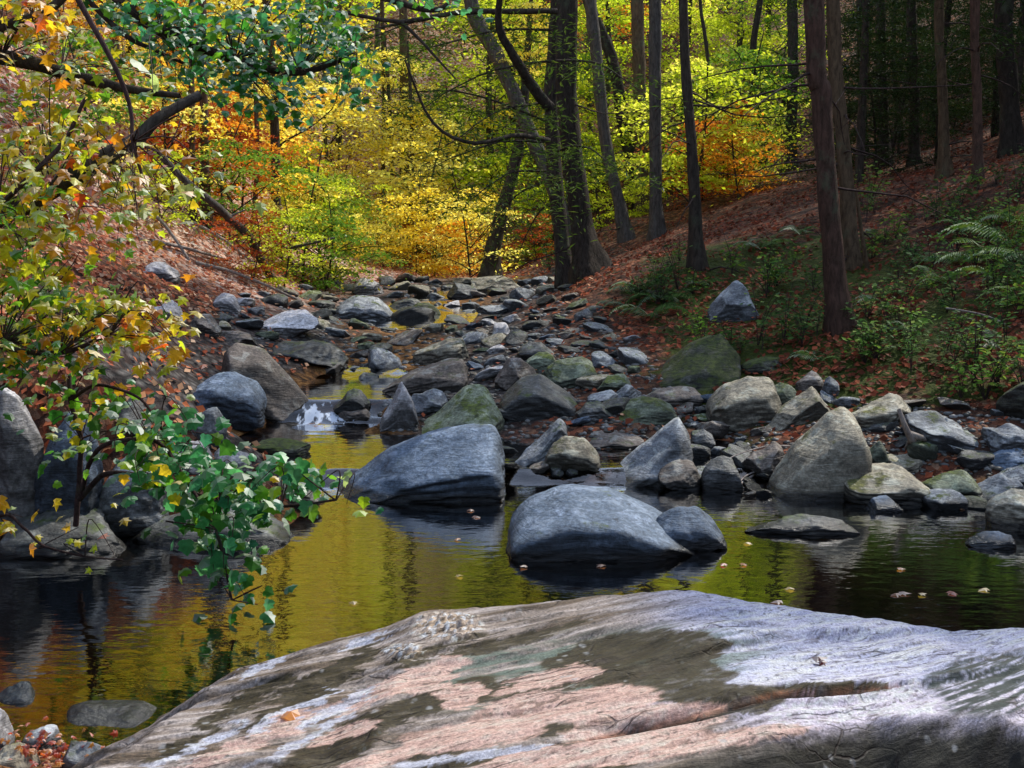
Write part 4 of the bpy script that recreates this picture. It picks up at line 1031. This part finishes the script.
while cnt < 122 and tries < 9000:
    tries += 1
    px = r.uniform(-160, 800); Y = 24 + 52 * r.random() ** 1.1
    x = (px - 512) / F * Y
    if px > 600 and Y < 36: continue
    if 300 < px < 600 and Y < 33: continue
    if not free(x, Y, 1.9 + Y * .02): continue
    if px < 280: mat = r.choice(['orange', 'yellow', 'red', 'lime'], p=[.24, .36, .08, .32])
    elif px < 540: mat = r.choice(['orange', 'yellow', 'lime', 'green'], p=[.12, .42, .41, .05])
    else: mat = r.choice(['yellow', 'lime', 'green', 'orange'], p=[.18, .5, .26, .06])
    spots.append((x, Y)); cnt += 1
    kind = 'tall' if r.random() < .45 else 'round'
    s = r.uniform(.5, .85) * (1 + (Y - 30) * .008)
    ch = r.uniform(1.0, 2.8)
    z = g1(x, Y); qx, qy = proj((x, Y, z + 3))
    copy_tree(kind, TK[cnt % 4], x, Y, s, mat, landmark_label(f'{NAMEC[mat]} tree', qx, qy, TREEMARKS + [b for b in BOXES if b[3] < 340]), 'autumn trees filling the valley beyond', 'autumn_tree', ch, ck=int(r.integers(3)), bk='grey' if r.random() < .4 else 'dark')
# understorey saplings
cnt = 0; tries = 0
while cnt < 36 and tries < 4000:
    tries += 1
    px = r.uniform(-40, 800); Y = r.uniform(20, 40); x = (px - 512) / F * Y
    if px < 330 and Y < 17: continue
    if px > 560 and Y < 28: continue
    if 200 < px < 560 and Y < 27.5: continue
    if chan_d(np.array([x]), np.array([Y]))[0] < 2.0 or not free(x, Y, 1.3): continue
    mat = r.choice(['yellow', 'lime', 'orange', 'green'], p=[.3, .42, .2, .08]) if px < 560 else r.choice(['lime', 'green', 'yellow'], p=[.5, .35, .15])
    spots.append((x, Y)); cnt += 1
    z = g1(x, Y); qx, qy = proj((x, Y, z + 1.5))
    copy_tree('sap', TS[cnt % 3], x, Y, r.uniform(.75, 1.35), mat, landmark_label(f'{NAMEC[mat]} sapling', qx, qy, TREEMARKS + [b for b in BOXES if b[3] < 340]), 'saplings under the autumn trees', 'young_tree', .35, ck=int(r.integers(3)))
for k in range(52):
    if k < 26: px = r.uniform(285, 560); Y = r.uniform(26.5, 34)
    elif k < 44: px = r.uniform(90, 330); Y = r.uniform(17, 29)
    else: px = r.uniform(600, 790); Y = r.uniform(24, 34)
    x = (px - 512) / F * Y
    if chan_d(np.array([x]), np.array([Y]))[0] < 1.6: continue
    mat = r.choice(['lime', 'yellow', 'orange', 'green', 'red'], p=[.42, .26, .16, .1, .06])
    z = g1(x, Y); qx, qy = proj((x, Y, z + 1))
    copy_tree('sap', TS[k % 3], x, Y, r.uniform(.4, .85), mat, landmark_label(f'low {NAMEC[mat]} sapling', qx, qy, TREEMARKS + [b for b in BOXES if b[3] < 340]), 'saplings under the autumn trees', 'young_tree', .15, ck=int(r.integers(3)))
# dark hemlocks of the right slope
cnt = 0; tries = 0; hs = [(10.8, 12.4)]  # the starting tree stands out of view, added for its shade
for x, Y in hs:
    s = (13.5 - g1(x, Y)) / 12.5 * r.uniform(.95, 1.05); qx, qy = (2000, 300)
    copy_tree('hem', TK[cnt % 4], x, Y, s, 'hem', landmark_label('dark needled tree', qx, qy, TREEMARKS), 'dark needled trees shading the right slope', 'hemlock_tree', r.uniform(3.2, 4.2), ck=int(r.integers(3)))
while cnt < 52 and tries < 9000:
    tries += 1
    x = r.uniform(3.2, 26); Y = r.uniform(9, 44); px = 512 + F * x / Y
    if px < 845 and Y > 12: continue
    if px < 1060 and Y < 21: continue
    if Y < 15 and x < 13: continue
    if x > 16 and Y < 12: continue
    if any(hypot(x - a, Y - b) < 2.0 for a, b in hs): continue
    hs.append((x, Y)); cnt += 1
    z = g1(x, Y); s = r.uniform(.5, .7) if Y > 17 else min(1.1, (12.0 - z) / 12.5) * r.uniform(.9, 1.05); qx, qy = proj((x, Y, z + 2))
    ch = r.uniform(.8, 2.6) if Y > 20 else r.uniform(2.0, 3.4)
    vis = -60 < qx < 1040
    copy_tree('hem', TK[cnt % 4], x, Y, s, 'hem', landmark_label('dark needled tree', qx, qy, TREEMARKS), 'dark needled trees shading the right slope', 'hemlock_tree', ch, ck=int(r.integers(3)))
for k in range(12):
    px = r.uniform(820, 1030); Y = r.uniform(19, 34); x = (px - 512) / F * Y; z = g1(x, Y); qx, qy = proj((x, Y, z + 1))
    copy_tree('hemsap', TS[k % 3], x, Y, r.uniform(.6, 1.1), 'hem', landmark_label('dark needled sapling', qx, qy, TREEMARKS), 'dark needled saplings on the right slope', 'hemlock_sapling', .1, ck=k % 2)

# ------------------------------------------------------------------ leaf litter, moss
def ground_n(x, y):
    e = .08; zx = ground(x + e, y) - ground(x - e, y); zy = ground(x, y + e) - ground(x, y - e)
    n = np.stack([-zx / (2 * e), -zy / (2 * e), np.ones_like(x)], 1); return n / np.linalg.norm(n, axis=1, keepdims=True)
n = 120000
Y = np.exp(r.uniform(math.log(6.8), math.log(48), n)); x = (r.uniform(-80, 1110, n) - 512) / F * Y
z = ground(x, Y)
ok = (z > np.where(Y < 27, water_z(Y), 0) + .06) & ((chan_d(x, Y) > 1.9) | (r.random(n) < .25) | (Y > 26)) 
clump = fbm(np.stack([x * .9, Y * .9, x * 0], 1), 4)
ok &= r.random(n) < .70 + 1.2 * clump - .25 * (x > 1)
qx, qy = proj((x, Y, z)); inz = np.zeros(n, bool); jz = len(zone) - 1
for iz in range(len(zone)):
    xi, yi = zone[iz]; xj, yj = zone[jz]
    if yi != yj: inz ^= ((yi > qy) != (yj > qy)) & (qx < (xj - xi) * (qy - yi) / (yj - yi) + xi)
    jz = iz
ok &= ~inz | (r.random(n) < .16)
x, Y, z = x[ok], Y[ok], z[ok]
nn = ground_n(x, Y) + r.normal(size=(len(x), 3)) * .35
rd = np.clip(.5 + .3 * clump[ok] + r.normal(size=len(x)) * .22 + .12 * (x < 0) - .42 * sstep(.6, 2.2, x), 0, 1)
link('leaf_litter', quads(np.stack([x, Y, z + .02 + r.random(len(x)) * .02], 1), nn, r.uniform(.04, .085, len(x)) * (1 + .012 * Y), r, .7, 'leaf_litter', rd), None, LM['litter'], kind='stuff', label='red and brown fallen leaves covering the forest floor', category='leaf litter')

# ------------------------------------------------------------------ ferns and herbs
def frond_mesh(seed):
    rg = np.random.default_rng(seed); V = []; Fc = []; RD = []
    L = .5; k = 26
    t = np.linspace(0, 1, k)
    cx = L * t * .9; cz = L * (.75 * t - .75 * t ** 2.2)
    for i in range(2, k):
        w_ = .13 * math.sin(math.pi * min(1, t[i] * .92 + .1)) ** .8 * (1 - t[i] * .55) + .006
        for s in (-1, 1):
            p = np.array([cx[i], 0, cz[i]]); tip = p + np.array([w_ * .35, s * w_, -.02 + rg.normal() * .008 - w_ * .2]); dx = np.array([.009, 0, .0])
            b = len(V); V += [p - dx, (p + tip) / 2 - dx * .9, tip, (p + tip) / 2 + dx * .9]; Fc.append([b, b + 1, b + 2, b + 3]); RD += [rg.uniform(.3, .8)] * 4
    for i in range(k - 1):
        b = len(V); V += [np.array([cx[i], -.003, cz[i]]), np.array([cx[i + 1], -.002, cz[i + 1]]), np.array([cx[i + 1], .002, cz[i + 1]]), np.array([cx[i], .003, cz[i]])]
        Fc.append([b, b + 1, b + 2, b + 3]); RD += [.2] * 4
    return mesh_np('frond', V, Fc, False, {'rnd': RD})
FR = [frond_mesh(s) for s in range(3)]
GREEN = BOXES + [(b[0], b[1], max(b[3] - 60, 0), b[3], b[4], b[5]) for b in TREEMARKS]
def fern(px, py, s, nf=8, mat='fern'):
    hx, hy, hz = hit(px, py, False)
    t = thing('fern', landmark_label('bright green fern' if mat == 'fern' else 'dark green fern', px, py, GREEN), 'fern', (hx, hy, hz), 'ferns on the right bank')
    t.scale = (s, s, s)
    for k in range(nf):
        f = link('frond', FR[k % 3], t, LM[mat]); f.rotation_euler = (r.uniform(-.3, .3), r.uniform(-.35, .25), 6.28 * k / nf + r.uniform(-.3, .3)); q = r.uniform(.7, 1.15); f.scale = (q, q, q)
for a, b, s in [(1012,245,1.7),(985,262,1.5),(1020,222,1.5),(958,262,1.1),(1004,285,1.2),(968,232,1.0),(940,282,.9),(1028,262,1.5),(1018,300,1.0),(930,262,.7)]: fern(a, b, s)
for a, b, s in [(650,318,1.2),(625,305,1.0),(668,300,1.1),(820,362,.7),(880,300,.8),(905,330,.8),(1000,350,.8),(760,250,1.0),(800,235,.9),(700,285,.8),(640,290,1.0),(875,240,.9)]: fern(a, b, s, 7, 'herb')
def herb_mesh(seed, tall):
    rg = np.random.default_rng(seed); C = []; Nn = []; tb = Tubes(); S_ = []
    for k in range(7 if not tall else 4):
        a = rg.uniform(0, 6.28); h = rg.uniform(.12, .3) * (1.7 if tall else 1); l = rg.uniform(.05, .2)
        e = np.array([math.cos(a) * l, math.sin(a) * l, h])
        tb.add([(0, 0, -.02), e * [.4, .4, .6], e], .004, .002, 3, 6)
        m_ = 9 if not tall else 14
        for j in range(m_):
            f = rg.uniform(.35, 1.0); C.append(e * f + rg.normal(size=3) * [.045, .045, .012]); Nn.append([rg.normal() * .4, rg.normal() * .4 - .2, 1]); S_.append(rg.uniform(.035, .07))
    return quads(np.array(C), np.array(Nn), np.array(S_), rg, .6, 'leaves'), tb.mesh('stem')
HB = [herb_mesh(s, s % 2) for s in range(5)]
herbs = []
poly = [(842,300),(880,245),(930,200),(1030,170),(1030,415),(960,405),(880,385),(850,350)]
while len(herbs) < 74:
    q = (r.uniform(842, 1030), r.uniform(170, 412))
    if inpoly(q[0], q[1], poly): herbs.append(q)
for c0 in [(640,300,45,22),(730,350,50,14),(690,290,60,20),(800,340,30,20),(560,262,20,12),(860,210,60,30),(770,300,50,40)]:
    for k in range(6): herbs.append((c0[0] + r.normal() * c0[2] * .5, c0[1] + r.normal() * c0[3] * .5))
for q in herbs:
    hx, hy, hz = hit(q[0], q[1], False)
    lm, sm = HB[int(r.integers(5))]; pale = r.random() < .35
    t = thing('leafy_plant', landmark_label('low yellowish leafy plant' if pale else 'low green leafy plant', q[0], q[1], GREEN), 'plant', (hx, hy, hz), 'low leafy plants on the right bank')
    s = r.uniform(.7, 1.5) * (1 + max(0, hy - 12) * .03); t.scale = (s, s, s); t.rotation_euler = (0, 0, r.uniform(0, 6.28))
    link('leaves', lm, t, LM['fern' if pale else 'herb']); link('stem', sm, t, BK['twig'])

# ------------------------------------------------------------------ dead wood
def stick(label, pts, w0, w1, mat, name='fallen_branch', cat='branch', forks=(), sides=7):
    q = [P(*p) for p in pts]; org = q[0]
    tb = Tubes(); Yr = org[1]
    tb.add([a - org for a in q], w0 / F * Yr / 2, w1 / F * Yr / 2, sides, max(12, 6 * len(q)), .02)
    for fk in forks: tb.add([P(*p) - org for p in fk[1]], fk[0] / F * Yr / 2, fk[0] / F * Yr / 5, 5, 10, .01)
    link(name, tb.mesh(name), None, BK[mat], org, label=label, category=cat)
def onb(px, py, up=.0):
    hx, hy, hz = hit(px, py, False); return hy - up
yb = onb(274, 282)
stick('dark curved dead branch bowed down onto the left bank', [(274,283,yb),(262,262,yb-.3),(248,236,yb-.8),(228,217,yb-1.2),(212,203,yb-1.6),(185,180,yb-2),(158,153,yb-2.4)], 9, 6, 'grey',
      forks=[(5, [(272,252,yb-.3),(300,246,yb-.5),(335,238,yb-.6)]), (3, [(228,217,yb-1.2),(245,210,yb-1)])])
for i, (a, lab) in enumerate([([(172,212),(215,235),(262,268)], 'long pale stick lying down the bright left slope'), ([(140,205),(165,225),(190,262)], 'short pale stick propped on the bright left slope'),
                ([(195,262),(240,275),(300,300)], 'thin brown stick above the small white-grey rock'), ([(150,240),(200,252),(236,262)], 'greyish branch across the red leaves of the left slope'), ([(285,270),(310,262),(338,258)], 'thin stick at the foot of the far left slope')]):
    y0 = onb(*a[0]) ; y2 = onb(*a[2]); stick(lab, [(a[0][0], a[0][1], y0 - .15), (a[1][0], a[1][1], (y0 + y2) / 2 - .25), (a[2][0], a[2][1], y2 - .05)], 4, 2.5, 'pale')
yt = hit(760, 480)[1]
stick('curved pale twigs drooping into the water beside the triangular boulder', [(800,452,yt+.5),(765,468,yt+.2),(738,486,yt-.1),(742,497,yt-.25)], 3, 2, 'pale',
      forks=[(2, [(790,446,yt+.5),(765,446,yt+.3),(735,455,yt+.1),(724,462,yt)]), (2, [(796,456,yt+.4),(772,480,yt),(765,496,yt-.2)]), (2, [(765,468,yt+.2),(745,476,yt),(735,490,yt-.2)])], name='dead_twigs')
yt = hit(905, 455)[1]
stick('broken pinkish root standing on the right shore', [(899,409,yt-.15),(904,424,yt-.15),(911,438,yt-.1),(917,447,yt)], 4, 9, 'pale', name='broken_root', cat='root', forks=[(9, [(908,434,yt-.1),(922,438,yt-.1),(932,444,yt)]), (4, [(911,438,yt-.1),(905,448,yt)])])
stick('slender snag leaning beside the dull brown trunk', [(868,272,14.6),(862,235,14.5),(855,188,14.4)], 5, 3, 'brown', name='dead_snag', cat='snag')
yt = hit(960, 320)[1]
stick('thin twig arching over plants of the right slope', [(946,308,yt-.4),(975,313,yt-.5),(1000,322,yt-.5),(1022,336,yt-.4)], 2, 1.5, 'pale')

# ------------------------------------------------------------------ near foliage on the left
OUT = np.array([(0,0),(.20,.03),(.46,.10),(.30,.27),(.54,.55),(.25,.52),(.0,1.0),(-.25,.52),(-.54,.55),(-.30,.27),(-.46,.10),(-.20,.03)])
OUTR = np.array([(0,0),(.26,.05),(.44,.22),(.50,.45),(.40,.70),(.2,.88),(.0,1.0),(-.2,.88),(-.40,.70),(-.50,.45),(-.44,.22),(-.26,.05)])
OUTG = np.array([(0,.04),(.16,-.03),(.36,.02),(.50,.20),(.38,.34),(.50,.56),(.30,.66),(.0,1.0),(-.30,.66),(-.50,.56),(-.38,.34),(-.50,.20),(-.36,.02),(-.16,-.03)])
def big_leaves(cent, size, colr, rg, shape=OUT, face=(0, -.55, .75), spreadn=.5, name='leaves'):
    n = len(cent); nrm = np.array(face) + rg.normal(size=(n, 3)) * spreadn; nrm /= np.linalg.norm(nrm, axis=1, keepdims=True)
    t = np.array([0, -.15, -1.0]) + rg.normal(size=(n, 3)) * .75; t -= (t * nrm).sum(1, keepdims=True) * nrm; t /= np.linalg.norm(t, axis=1, keepdims=True)
    b = np.cross(nrm, t)
    o = np.vstack([[0, .38], shape]); k = len(o)
    dz = np.concatenate([[.05], -.28 * np.abs(shape[:, 0]) - .12 * shape[:, 1] ** 2])
    V = cent[:, None] + size[:, None, None] * (o[None, :, :1] * b[:, None] + (o[None, :, 1:] ) * t[:, None] + dz[None, :, None] * nrm[:, None])
    Fc = np.array([[0, 1 + i, 1 + (i + 1) % (k - 1)] for i in range(k - 1)])
    Fc = (np.arange(n)[:, None, None] * k + Fc[None]).reshape(-1, 3)
    return mesh_np(name, V.reshape(-1, 3), Fc, False, cols={'Col': np.repeat(colr, k, 0)})
PAL = {'y': (.95, .72, .03), 'o': (.95, .42, .02), 'r': (.75, .14, .02), 'l': (.62, .76, .03), 'g': (.20, .46, .03), 'd': (.07, .26, .03), 't': (.10, .40, .13), 'p': (.50, .66, .20), 'b': (.06, .28, .12)}
def foliage(t, org, clusters, seed, twigmat='twig', shape=OUT, dens=1.3):
    rg = np.random.default_rng(seed); C = []; Z_ = []; K_ = []; tb = Tubes()
    for (ax, ay, aY, cx, cy, rx, ry, cY, dY, nt_, nl, size, pal) in clusters:
        keys = list(pal.keys()); pr = np.array([pal[k] for k in keys], float); pr /= pr.sum()
        size = size * .84
        for k in range(max(1, int(nt_ * dens))):
            a = rg.uniform(0, 6.28); rr = math.sqrt(rg.random())
            e = P(cx + rx * rr * math.cos(a), cy + ry * rr * math.sin(a), cY + rg.uniform(-dY, dY)); s0 = P(ax, ay, aY)
            mid = (s0 + e) / 2 + rg.normal(size=3) * .08 + np.array([0, 0, .10])
            ln_ = np.array([s0, mid, e]) - org
            p = tb.add(ln_, .0035 + .0012 * rg.random(), .0015, 4, 12, .02)
            i = rg.integers(5, 12, nl); c = p[i] + rg.normal(size=(nl, 3)) * np.array([.12, .12, .08]) * (size / .09)
            C.append(c); Z_.append(size * rg.uniform(.55, 1.2, nl))
            q = np.array([PAL[x] for x in rg.choice(keys, nl, p=pr)]); K_.append(q * rg.uniform(.7, 1.3, (nl, 1)) * (1 + rg.normal(size=(nl, 3)) * .08))
    link('leaves', big_leaves(np.concatenate(C), np.concatenate(Z_), np.clip(np.concatenate(K_), .005, .9), rg, shape), t, LM['col'])
    link('twigs', tb.mesh('twigs'), t, BK[twigmat])
def limb(t, org, pts, w0, w1, mat='twig', wob=.03):
    tb = Tubes(); q = [P(*p) - org for p in pts]; Yr = pts[0][2]
    tb.add(q, w0 / F * Yr / 2, w1 / F * Yr / 2, 9, 8 * len(q), wob); link('limb', tb.mesh('limb'), t, BK[mat])
# yellow maple
org = np.array([-5.4, 6.6, g1(-5.4, 6.6)])
t = thing('maple_tree', 'maple with yellow and orange leaves leaning in over the left bank', 'tree', org)
tb = Tubes(); tb.add(np.array([(0, 0, -.5), (0, 0, 0), (.5, .1, 1.6), (.3, .2, 3.6), (.8, .1, 6.0)]), .16, .07, 12, 26, .05); link('trunk', tb.mesh('trunk'), t, BK['grey'])
limb(t, org, [(-310,300,6.6),(-150,285,6.3),(-20,225,6.0),(50,190,5.9),(105,157,5.9),(135,140,5.95),(158,118,6.0),(200,95,6.1)], 26, 8, 'grey', .015)
limb(t, org, [(-330,160,6.6),(-120,50,6.2),(0,56,6.1),(60,70,6.1),(120,87,6.0),(180,95,6.0)], 20, 5, 'dark')
limb(t, org, [(-330,60,6.6),(-120,40,6.2),(-20,30,6.0),(38,14,6.0),(70,-10,6.0)], 16, 7, 'dark')
limb(t, org, [(-330,380,6.6),(-150,330,6.0),(0,205,5.5),(60,150,5.6),(85,100,5.6)], 6, 3)
limb(t, org, [(72,-15,5.5),(96,32,5.5),(120,78,5.5),(131,112,5.5),(134,140,5.5),(145,182,5.5)], 6, 3)
limb(t, org, [(-330,330,6.6),(-100,320,6.0),(0,345,5.6),(60,352,5.5),(110,335,5.5)], 8, 3)
YO = {'y': 5, 'o': 3.2, 'l': 2.6, 'g': 1.0, 'r': .5}; YG = {'y': 3, 'l': 4, 'g': 3, 'o': 1.0}; OR = {'o': 5, 'y': 3, 'r': 1.2, 'l': 1}
foliage(t, org, [
 (0,56,6.1, 20,30,70,50, 6.0,.6, 12,12,.085, YO), (60,70,6.1, 90,60,80,50, 6.2,.7, 12,11,.08, YG), (50,190,5.9, 30,120,70,60, 6.0,.7, 14,11,.085, YO),
 (50,190,5.9, 50,185,80,50, 5.7,.6, 13,10,.085, OR), (0,205,5.5, 20,250,60,45, 5.6,.6, 13,11,.09, YG), (105,157,5.9, 110,215,55,45, 5.8,.5, 9,8,.08, YO),
 (-20,225,5.8, 20,310,70,50, 5.6,.6, 16,11,.09, YG), (0,345,5.6, 75,285,60,40, 5.6,.5, 12,11,.085, YG), (60,352,5.5, 110,325,70,26, 5.5,.4, 12,10,.085, YO), (110,335,5.5, 150,345,48,16, 5.5,.3, 7,9,.08, OR),
 (0,345,5.6, 20,370,50,28, 5.7,.4, 8,8,.085, {'g': 3, 'd': 3, 'l': 1, 'o': 1}), (134,140,5.5, 150,195,50,30, 5.5,.4, 6,6,.075, OR), (134,140,5.5, 175,190,70,22, 5.6,.4, 5,5,.09, {'l': 3, 'p': 2, 'y': 1}),
 (0,205,5.8, 60,230,60,40, 6.1,.4, 7,9,.08, YO), (60,352,5.5, 60,330,60,30, 5.8,.4, 8,9,.085, {'g': 4, 'l': 2, 'd': 2})], 5)
# green tree over the top
org = np.array([-6.8, 8.2, g1(-6.8, 8.2)])
t = thing('linden_tree', 'tree with blue-green leaves reaching across the upper left', 'tree', org)
tb = Tubes(); tb.add(np.array([(0, 0, -.5), (0, 0, 0), (.3, .0, 2.5), (.2, .1, 5.0), (.6, .1, 8.0)]), .18, .08, 12, 26, .05); link('trunk', tb.mesh('trunk'), t, BK['dark'])
limb(t, org, [(-430,60,8.2),(-150,-20,7.5),(60,-30,7.0),(160,30,6.9),(235,58,6.9),(300,72,7.0),(340,60,7.0)], 14, 4, 'dark')
limb(t, org, [(60,-30,7.0),(120,30,6.9),(155,50,6.9),(185,65,6.9)], 6, 3)
limb(t, org, [(-150,-20,7.5),(100,-60,7.2),(300,-30,7.2),(420,8,7.3),(450,4,7.3)], 10, 4, 'dark')
DG = {'d': 4, 'g': 4, 'b': 2.5, 't': 1.5, 'l': .7, 'o': .25}
foliage(t, org, [
 (160,30,6.9, 150,25,60,38, 6.9,.6, 14,14,.075, DG), (235,58,6.9, 225,50,70,46, 6.9,.6, 18,14,.072, DG), (235,58,6.9, 270,105,60,38, 6.9,.5, 13,13,.07, {'d': 5, 'b': 4, 't': 2, 'o': .5}),
 (300,72,7.0, 330,50,55,42, 7.0,.6, 14,14,.07, DG), (300,-30,7.2, 330,8,70,26, 7.1,.5, 12,12,.07, DG), (160,30,6.9, 200,90,55,35, 6.9,.4, 8,11,.07, DG), (340,60,7, 350,85,28,26, 7.0,.4, 5,10,.07, {'b': 4, 'd': 3, 't': 2}),
 (420,8,7.3, 450,2,28,14, 7.2,.3, 4,10,.07, {'t': 4, 'g': 2}), (100,-60,7.2, 100,0,60,30, 7.2,.4, 10,12,.075, {'g': 4, 'l': 3, 'y': 1, 'd': 2}), (185,65,6.9, 160,90,10,5, 5.2,.1, 1,2,.15, {'p': 3})], 8, shape=OUTG)
# green shrub at the water's edge
b0 = P(75, 520, 6.7); org = np.array([b0[0], 6.7, b0[2]])
t = thing('overhanging_shrub', 'green shrub drooping its leafy branches over the left edge of the pool', 'shrub', org)
limb(t, org, [(75,525,6.7),(80,480,6.6),(82,440,6.5),(72,400,6.4),(70,375,6.4)], 6, 4)
limb(t, org, [(80,500,6.6),(110,475,6.3),(160,480,6.1),(220,505,5.9),(280,508,5.8),(335,502,5.7)], 6, 2)
limb(t, org, [(80,500,6.6),(100,450,6.2),(150,440,6.0),(180,470,5.9),(215,530,5.7),(232,600,5.6)], 5, 2)
limb(t, org, [(72,400,6.4),(100,385,6.2),(140,400,6.1),(160,430,6.0)], 4, 2)
GT = {'t': 5, 'g': 3, 'd': 2, 'b': 2, 'l': .5, 'y': .25}
foliage(t, org, [
 (160,480,6.1, 170,490,55,30, 6.0,.3, 11,9,.10, GT), (220,505,5.9, 225,510,55,28, 5.9,.3, 12,9,.105, GT), (280,508,5.8, 275,505,45,22, 5.8,.3, 8,8,.10, GT), (335,502,5.7, 325,498,26,14, 5.7,.2, 3,6,.09, {'t': 3, 'l': 2, 'p': 2}),
 (215,530,5.7, 210,555,35,22, 5.7,.2, 7,7,.095, GT), (232,600,5.6, 226,596,22,14, 5.6,.15, 4,5,.085, {'t': 3, 'd': 2, 'r': .5}), (150,440,6.0, 145,450,45,28, 6.0,.3, 9,8,.09, GT),
 (82,440,6.5, 85,430,45,40, 6.3,.3, 7,7,.085, {'d': 4, 'g': 3, 'l': 1, 'y': .6}), (160,430,6.0, 190,455,40,20, 5.9,.3, 4,6,.09, {'g': 3, 't': 3, 'p': 1}), (150,440,6.0, 140,475,20,12, 5.7,.1, 2,6,.08, {'y': 4, 'l': 1}), (72,400,6.4, 90,395,50,20, 6.2,.3, 6,7,.085, {'g': 3, 'l': 2, 'o': 1, 'd': 2})], 13, shape=OUTG, dens=1.0)
# low twig with orange leaves
b0 = P(-120, 560, 5.9); org = np.array([b0[0], 5.9, -.1])
t = thing('low_shrub', 'low twig with yellow and orange leaves above the dark water', 'shrub', org)
limb(t, org, [(-150,640,5.9),(-60,560,5.7),(0,518,5.5),(25,530,5.4),(45,548,5.4),(85,557,5.4),(122,560,5.4)], 4, 1.5)
foliage(t, org, [(0,518,5.5, 18,522,26,10, 5.45,.1, 5,6,.085, OR), (45,548,5.4, 70,528,18,6, 5.4,.05, 1,3,.06, OR), (85,557,5.4, 108,560,18,5, 5.4,.05, 2,4,.07, YO)], 17)

# fallen leaves that can be counted
def fallen(px, py, Yz, size, colr, label, up=.012):
    p = P(px, py, Yz)
    me = big_leaves(np.zeros((1, 3)), np.array([size]), np.array([colr]), np.random.default_rng(int(px)), face=(0, -.1, 1), spreadn=.12, name='fallen_leaf')
    link('fallen_leaf', me, None, LM['col'], (p[0], p[1], p[2] + up), label=label, category='leaf', group='fallen leaves lying singly on stones')
def on_slab(px, py):
    for Yq in np.arange(4.6, 1.5, -.01):
        p = P(px, py, Yq)
        if p[2] > slab_z(p[0], p[1]) and P(px, py, Yq - .01)[2] <= 9: last = Yq
        elif p[2] <= slab_z(p[0], p[1]): pass
    ys = np.arange(1.5, 4.6, .01); 
    for Yq in ys:
        p = P(px, py, Yq)
        if p[2] <= slab_z(p[0], p[1]): return Yq
    return 3.8
fallen(284, 722, on_slab(284, 722), .085, (.85, .36, .02), 'single orange leaf lying on the great foreground slab')
fallen(812, 662, on_slab(812, 664), .05, (.10, .025, .03), 'small dark red leaf on the pale right part of the slab')
fallen(824, 664, on_slab(824, 666), .03, (.14, .03, .03), 'tiny red leaf beside the dark red one on the slab')
rw = np.random.default_rng(31)
for k in range(26):
    px = rw.uniform(300, 1010); py = rw.uniform(505, 615)
    if any(b[0] - 6 < px < b[1] + 6 and b[2] - 4 < py < b[3] + 6 for b in BOXES): continue
    Yw = CAMZ / ((py - 240) / F); p = P(px, py, Yw)
    if gfast(np.array([p[0]]), np.array([Yw]))[0] > -.01: continue
    q = [(.75, .3, .04), (.6, .12, .03), (.7, .5, .08), (.3, .12, .05)][int(rw.integers(4))]
    me = big_leaves(np.zeros((1, 3)), np.array([rw.uniform(.04, .07)]), np.array([q]), rw, face=(0, 0, 1), spreadn=.05, name='floating_leaf')
    link('floating_leaf', me, None, LM['col'], (p[0], Yw, .012), label=landmark_label('small fallen leaf floating', px, py, BOXES), category='leaf', group='fallen leaves floating on the pool')
rg = np.random.default_rng(8)
C = []
for k in range(230):
    px = rg.normal(38, 30); py = rg.normal(755, 14)
    p = P(px, py, 3.95 + rg.uniform(-.15, .15)); C.append((p[0], p[1], max(p[2], .03)))
cc = np.array([(.75, .16, .04), (.65, .10, .04), (.78, .34, .08), (.5, .12, .08)])[rg.integers(0, 4, 230)]
link('corner_leaves', big_leaves(np.array(C), rg.uniform(.018, .034, 230), cc, rg, face=(0, -.3, 1), spreadn=.4), None, LM['col'], kind='stuff', label='heap of red and orange leaves between the corner stones', category='leaf litter')
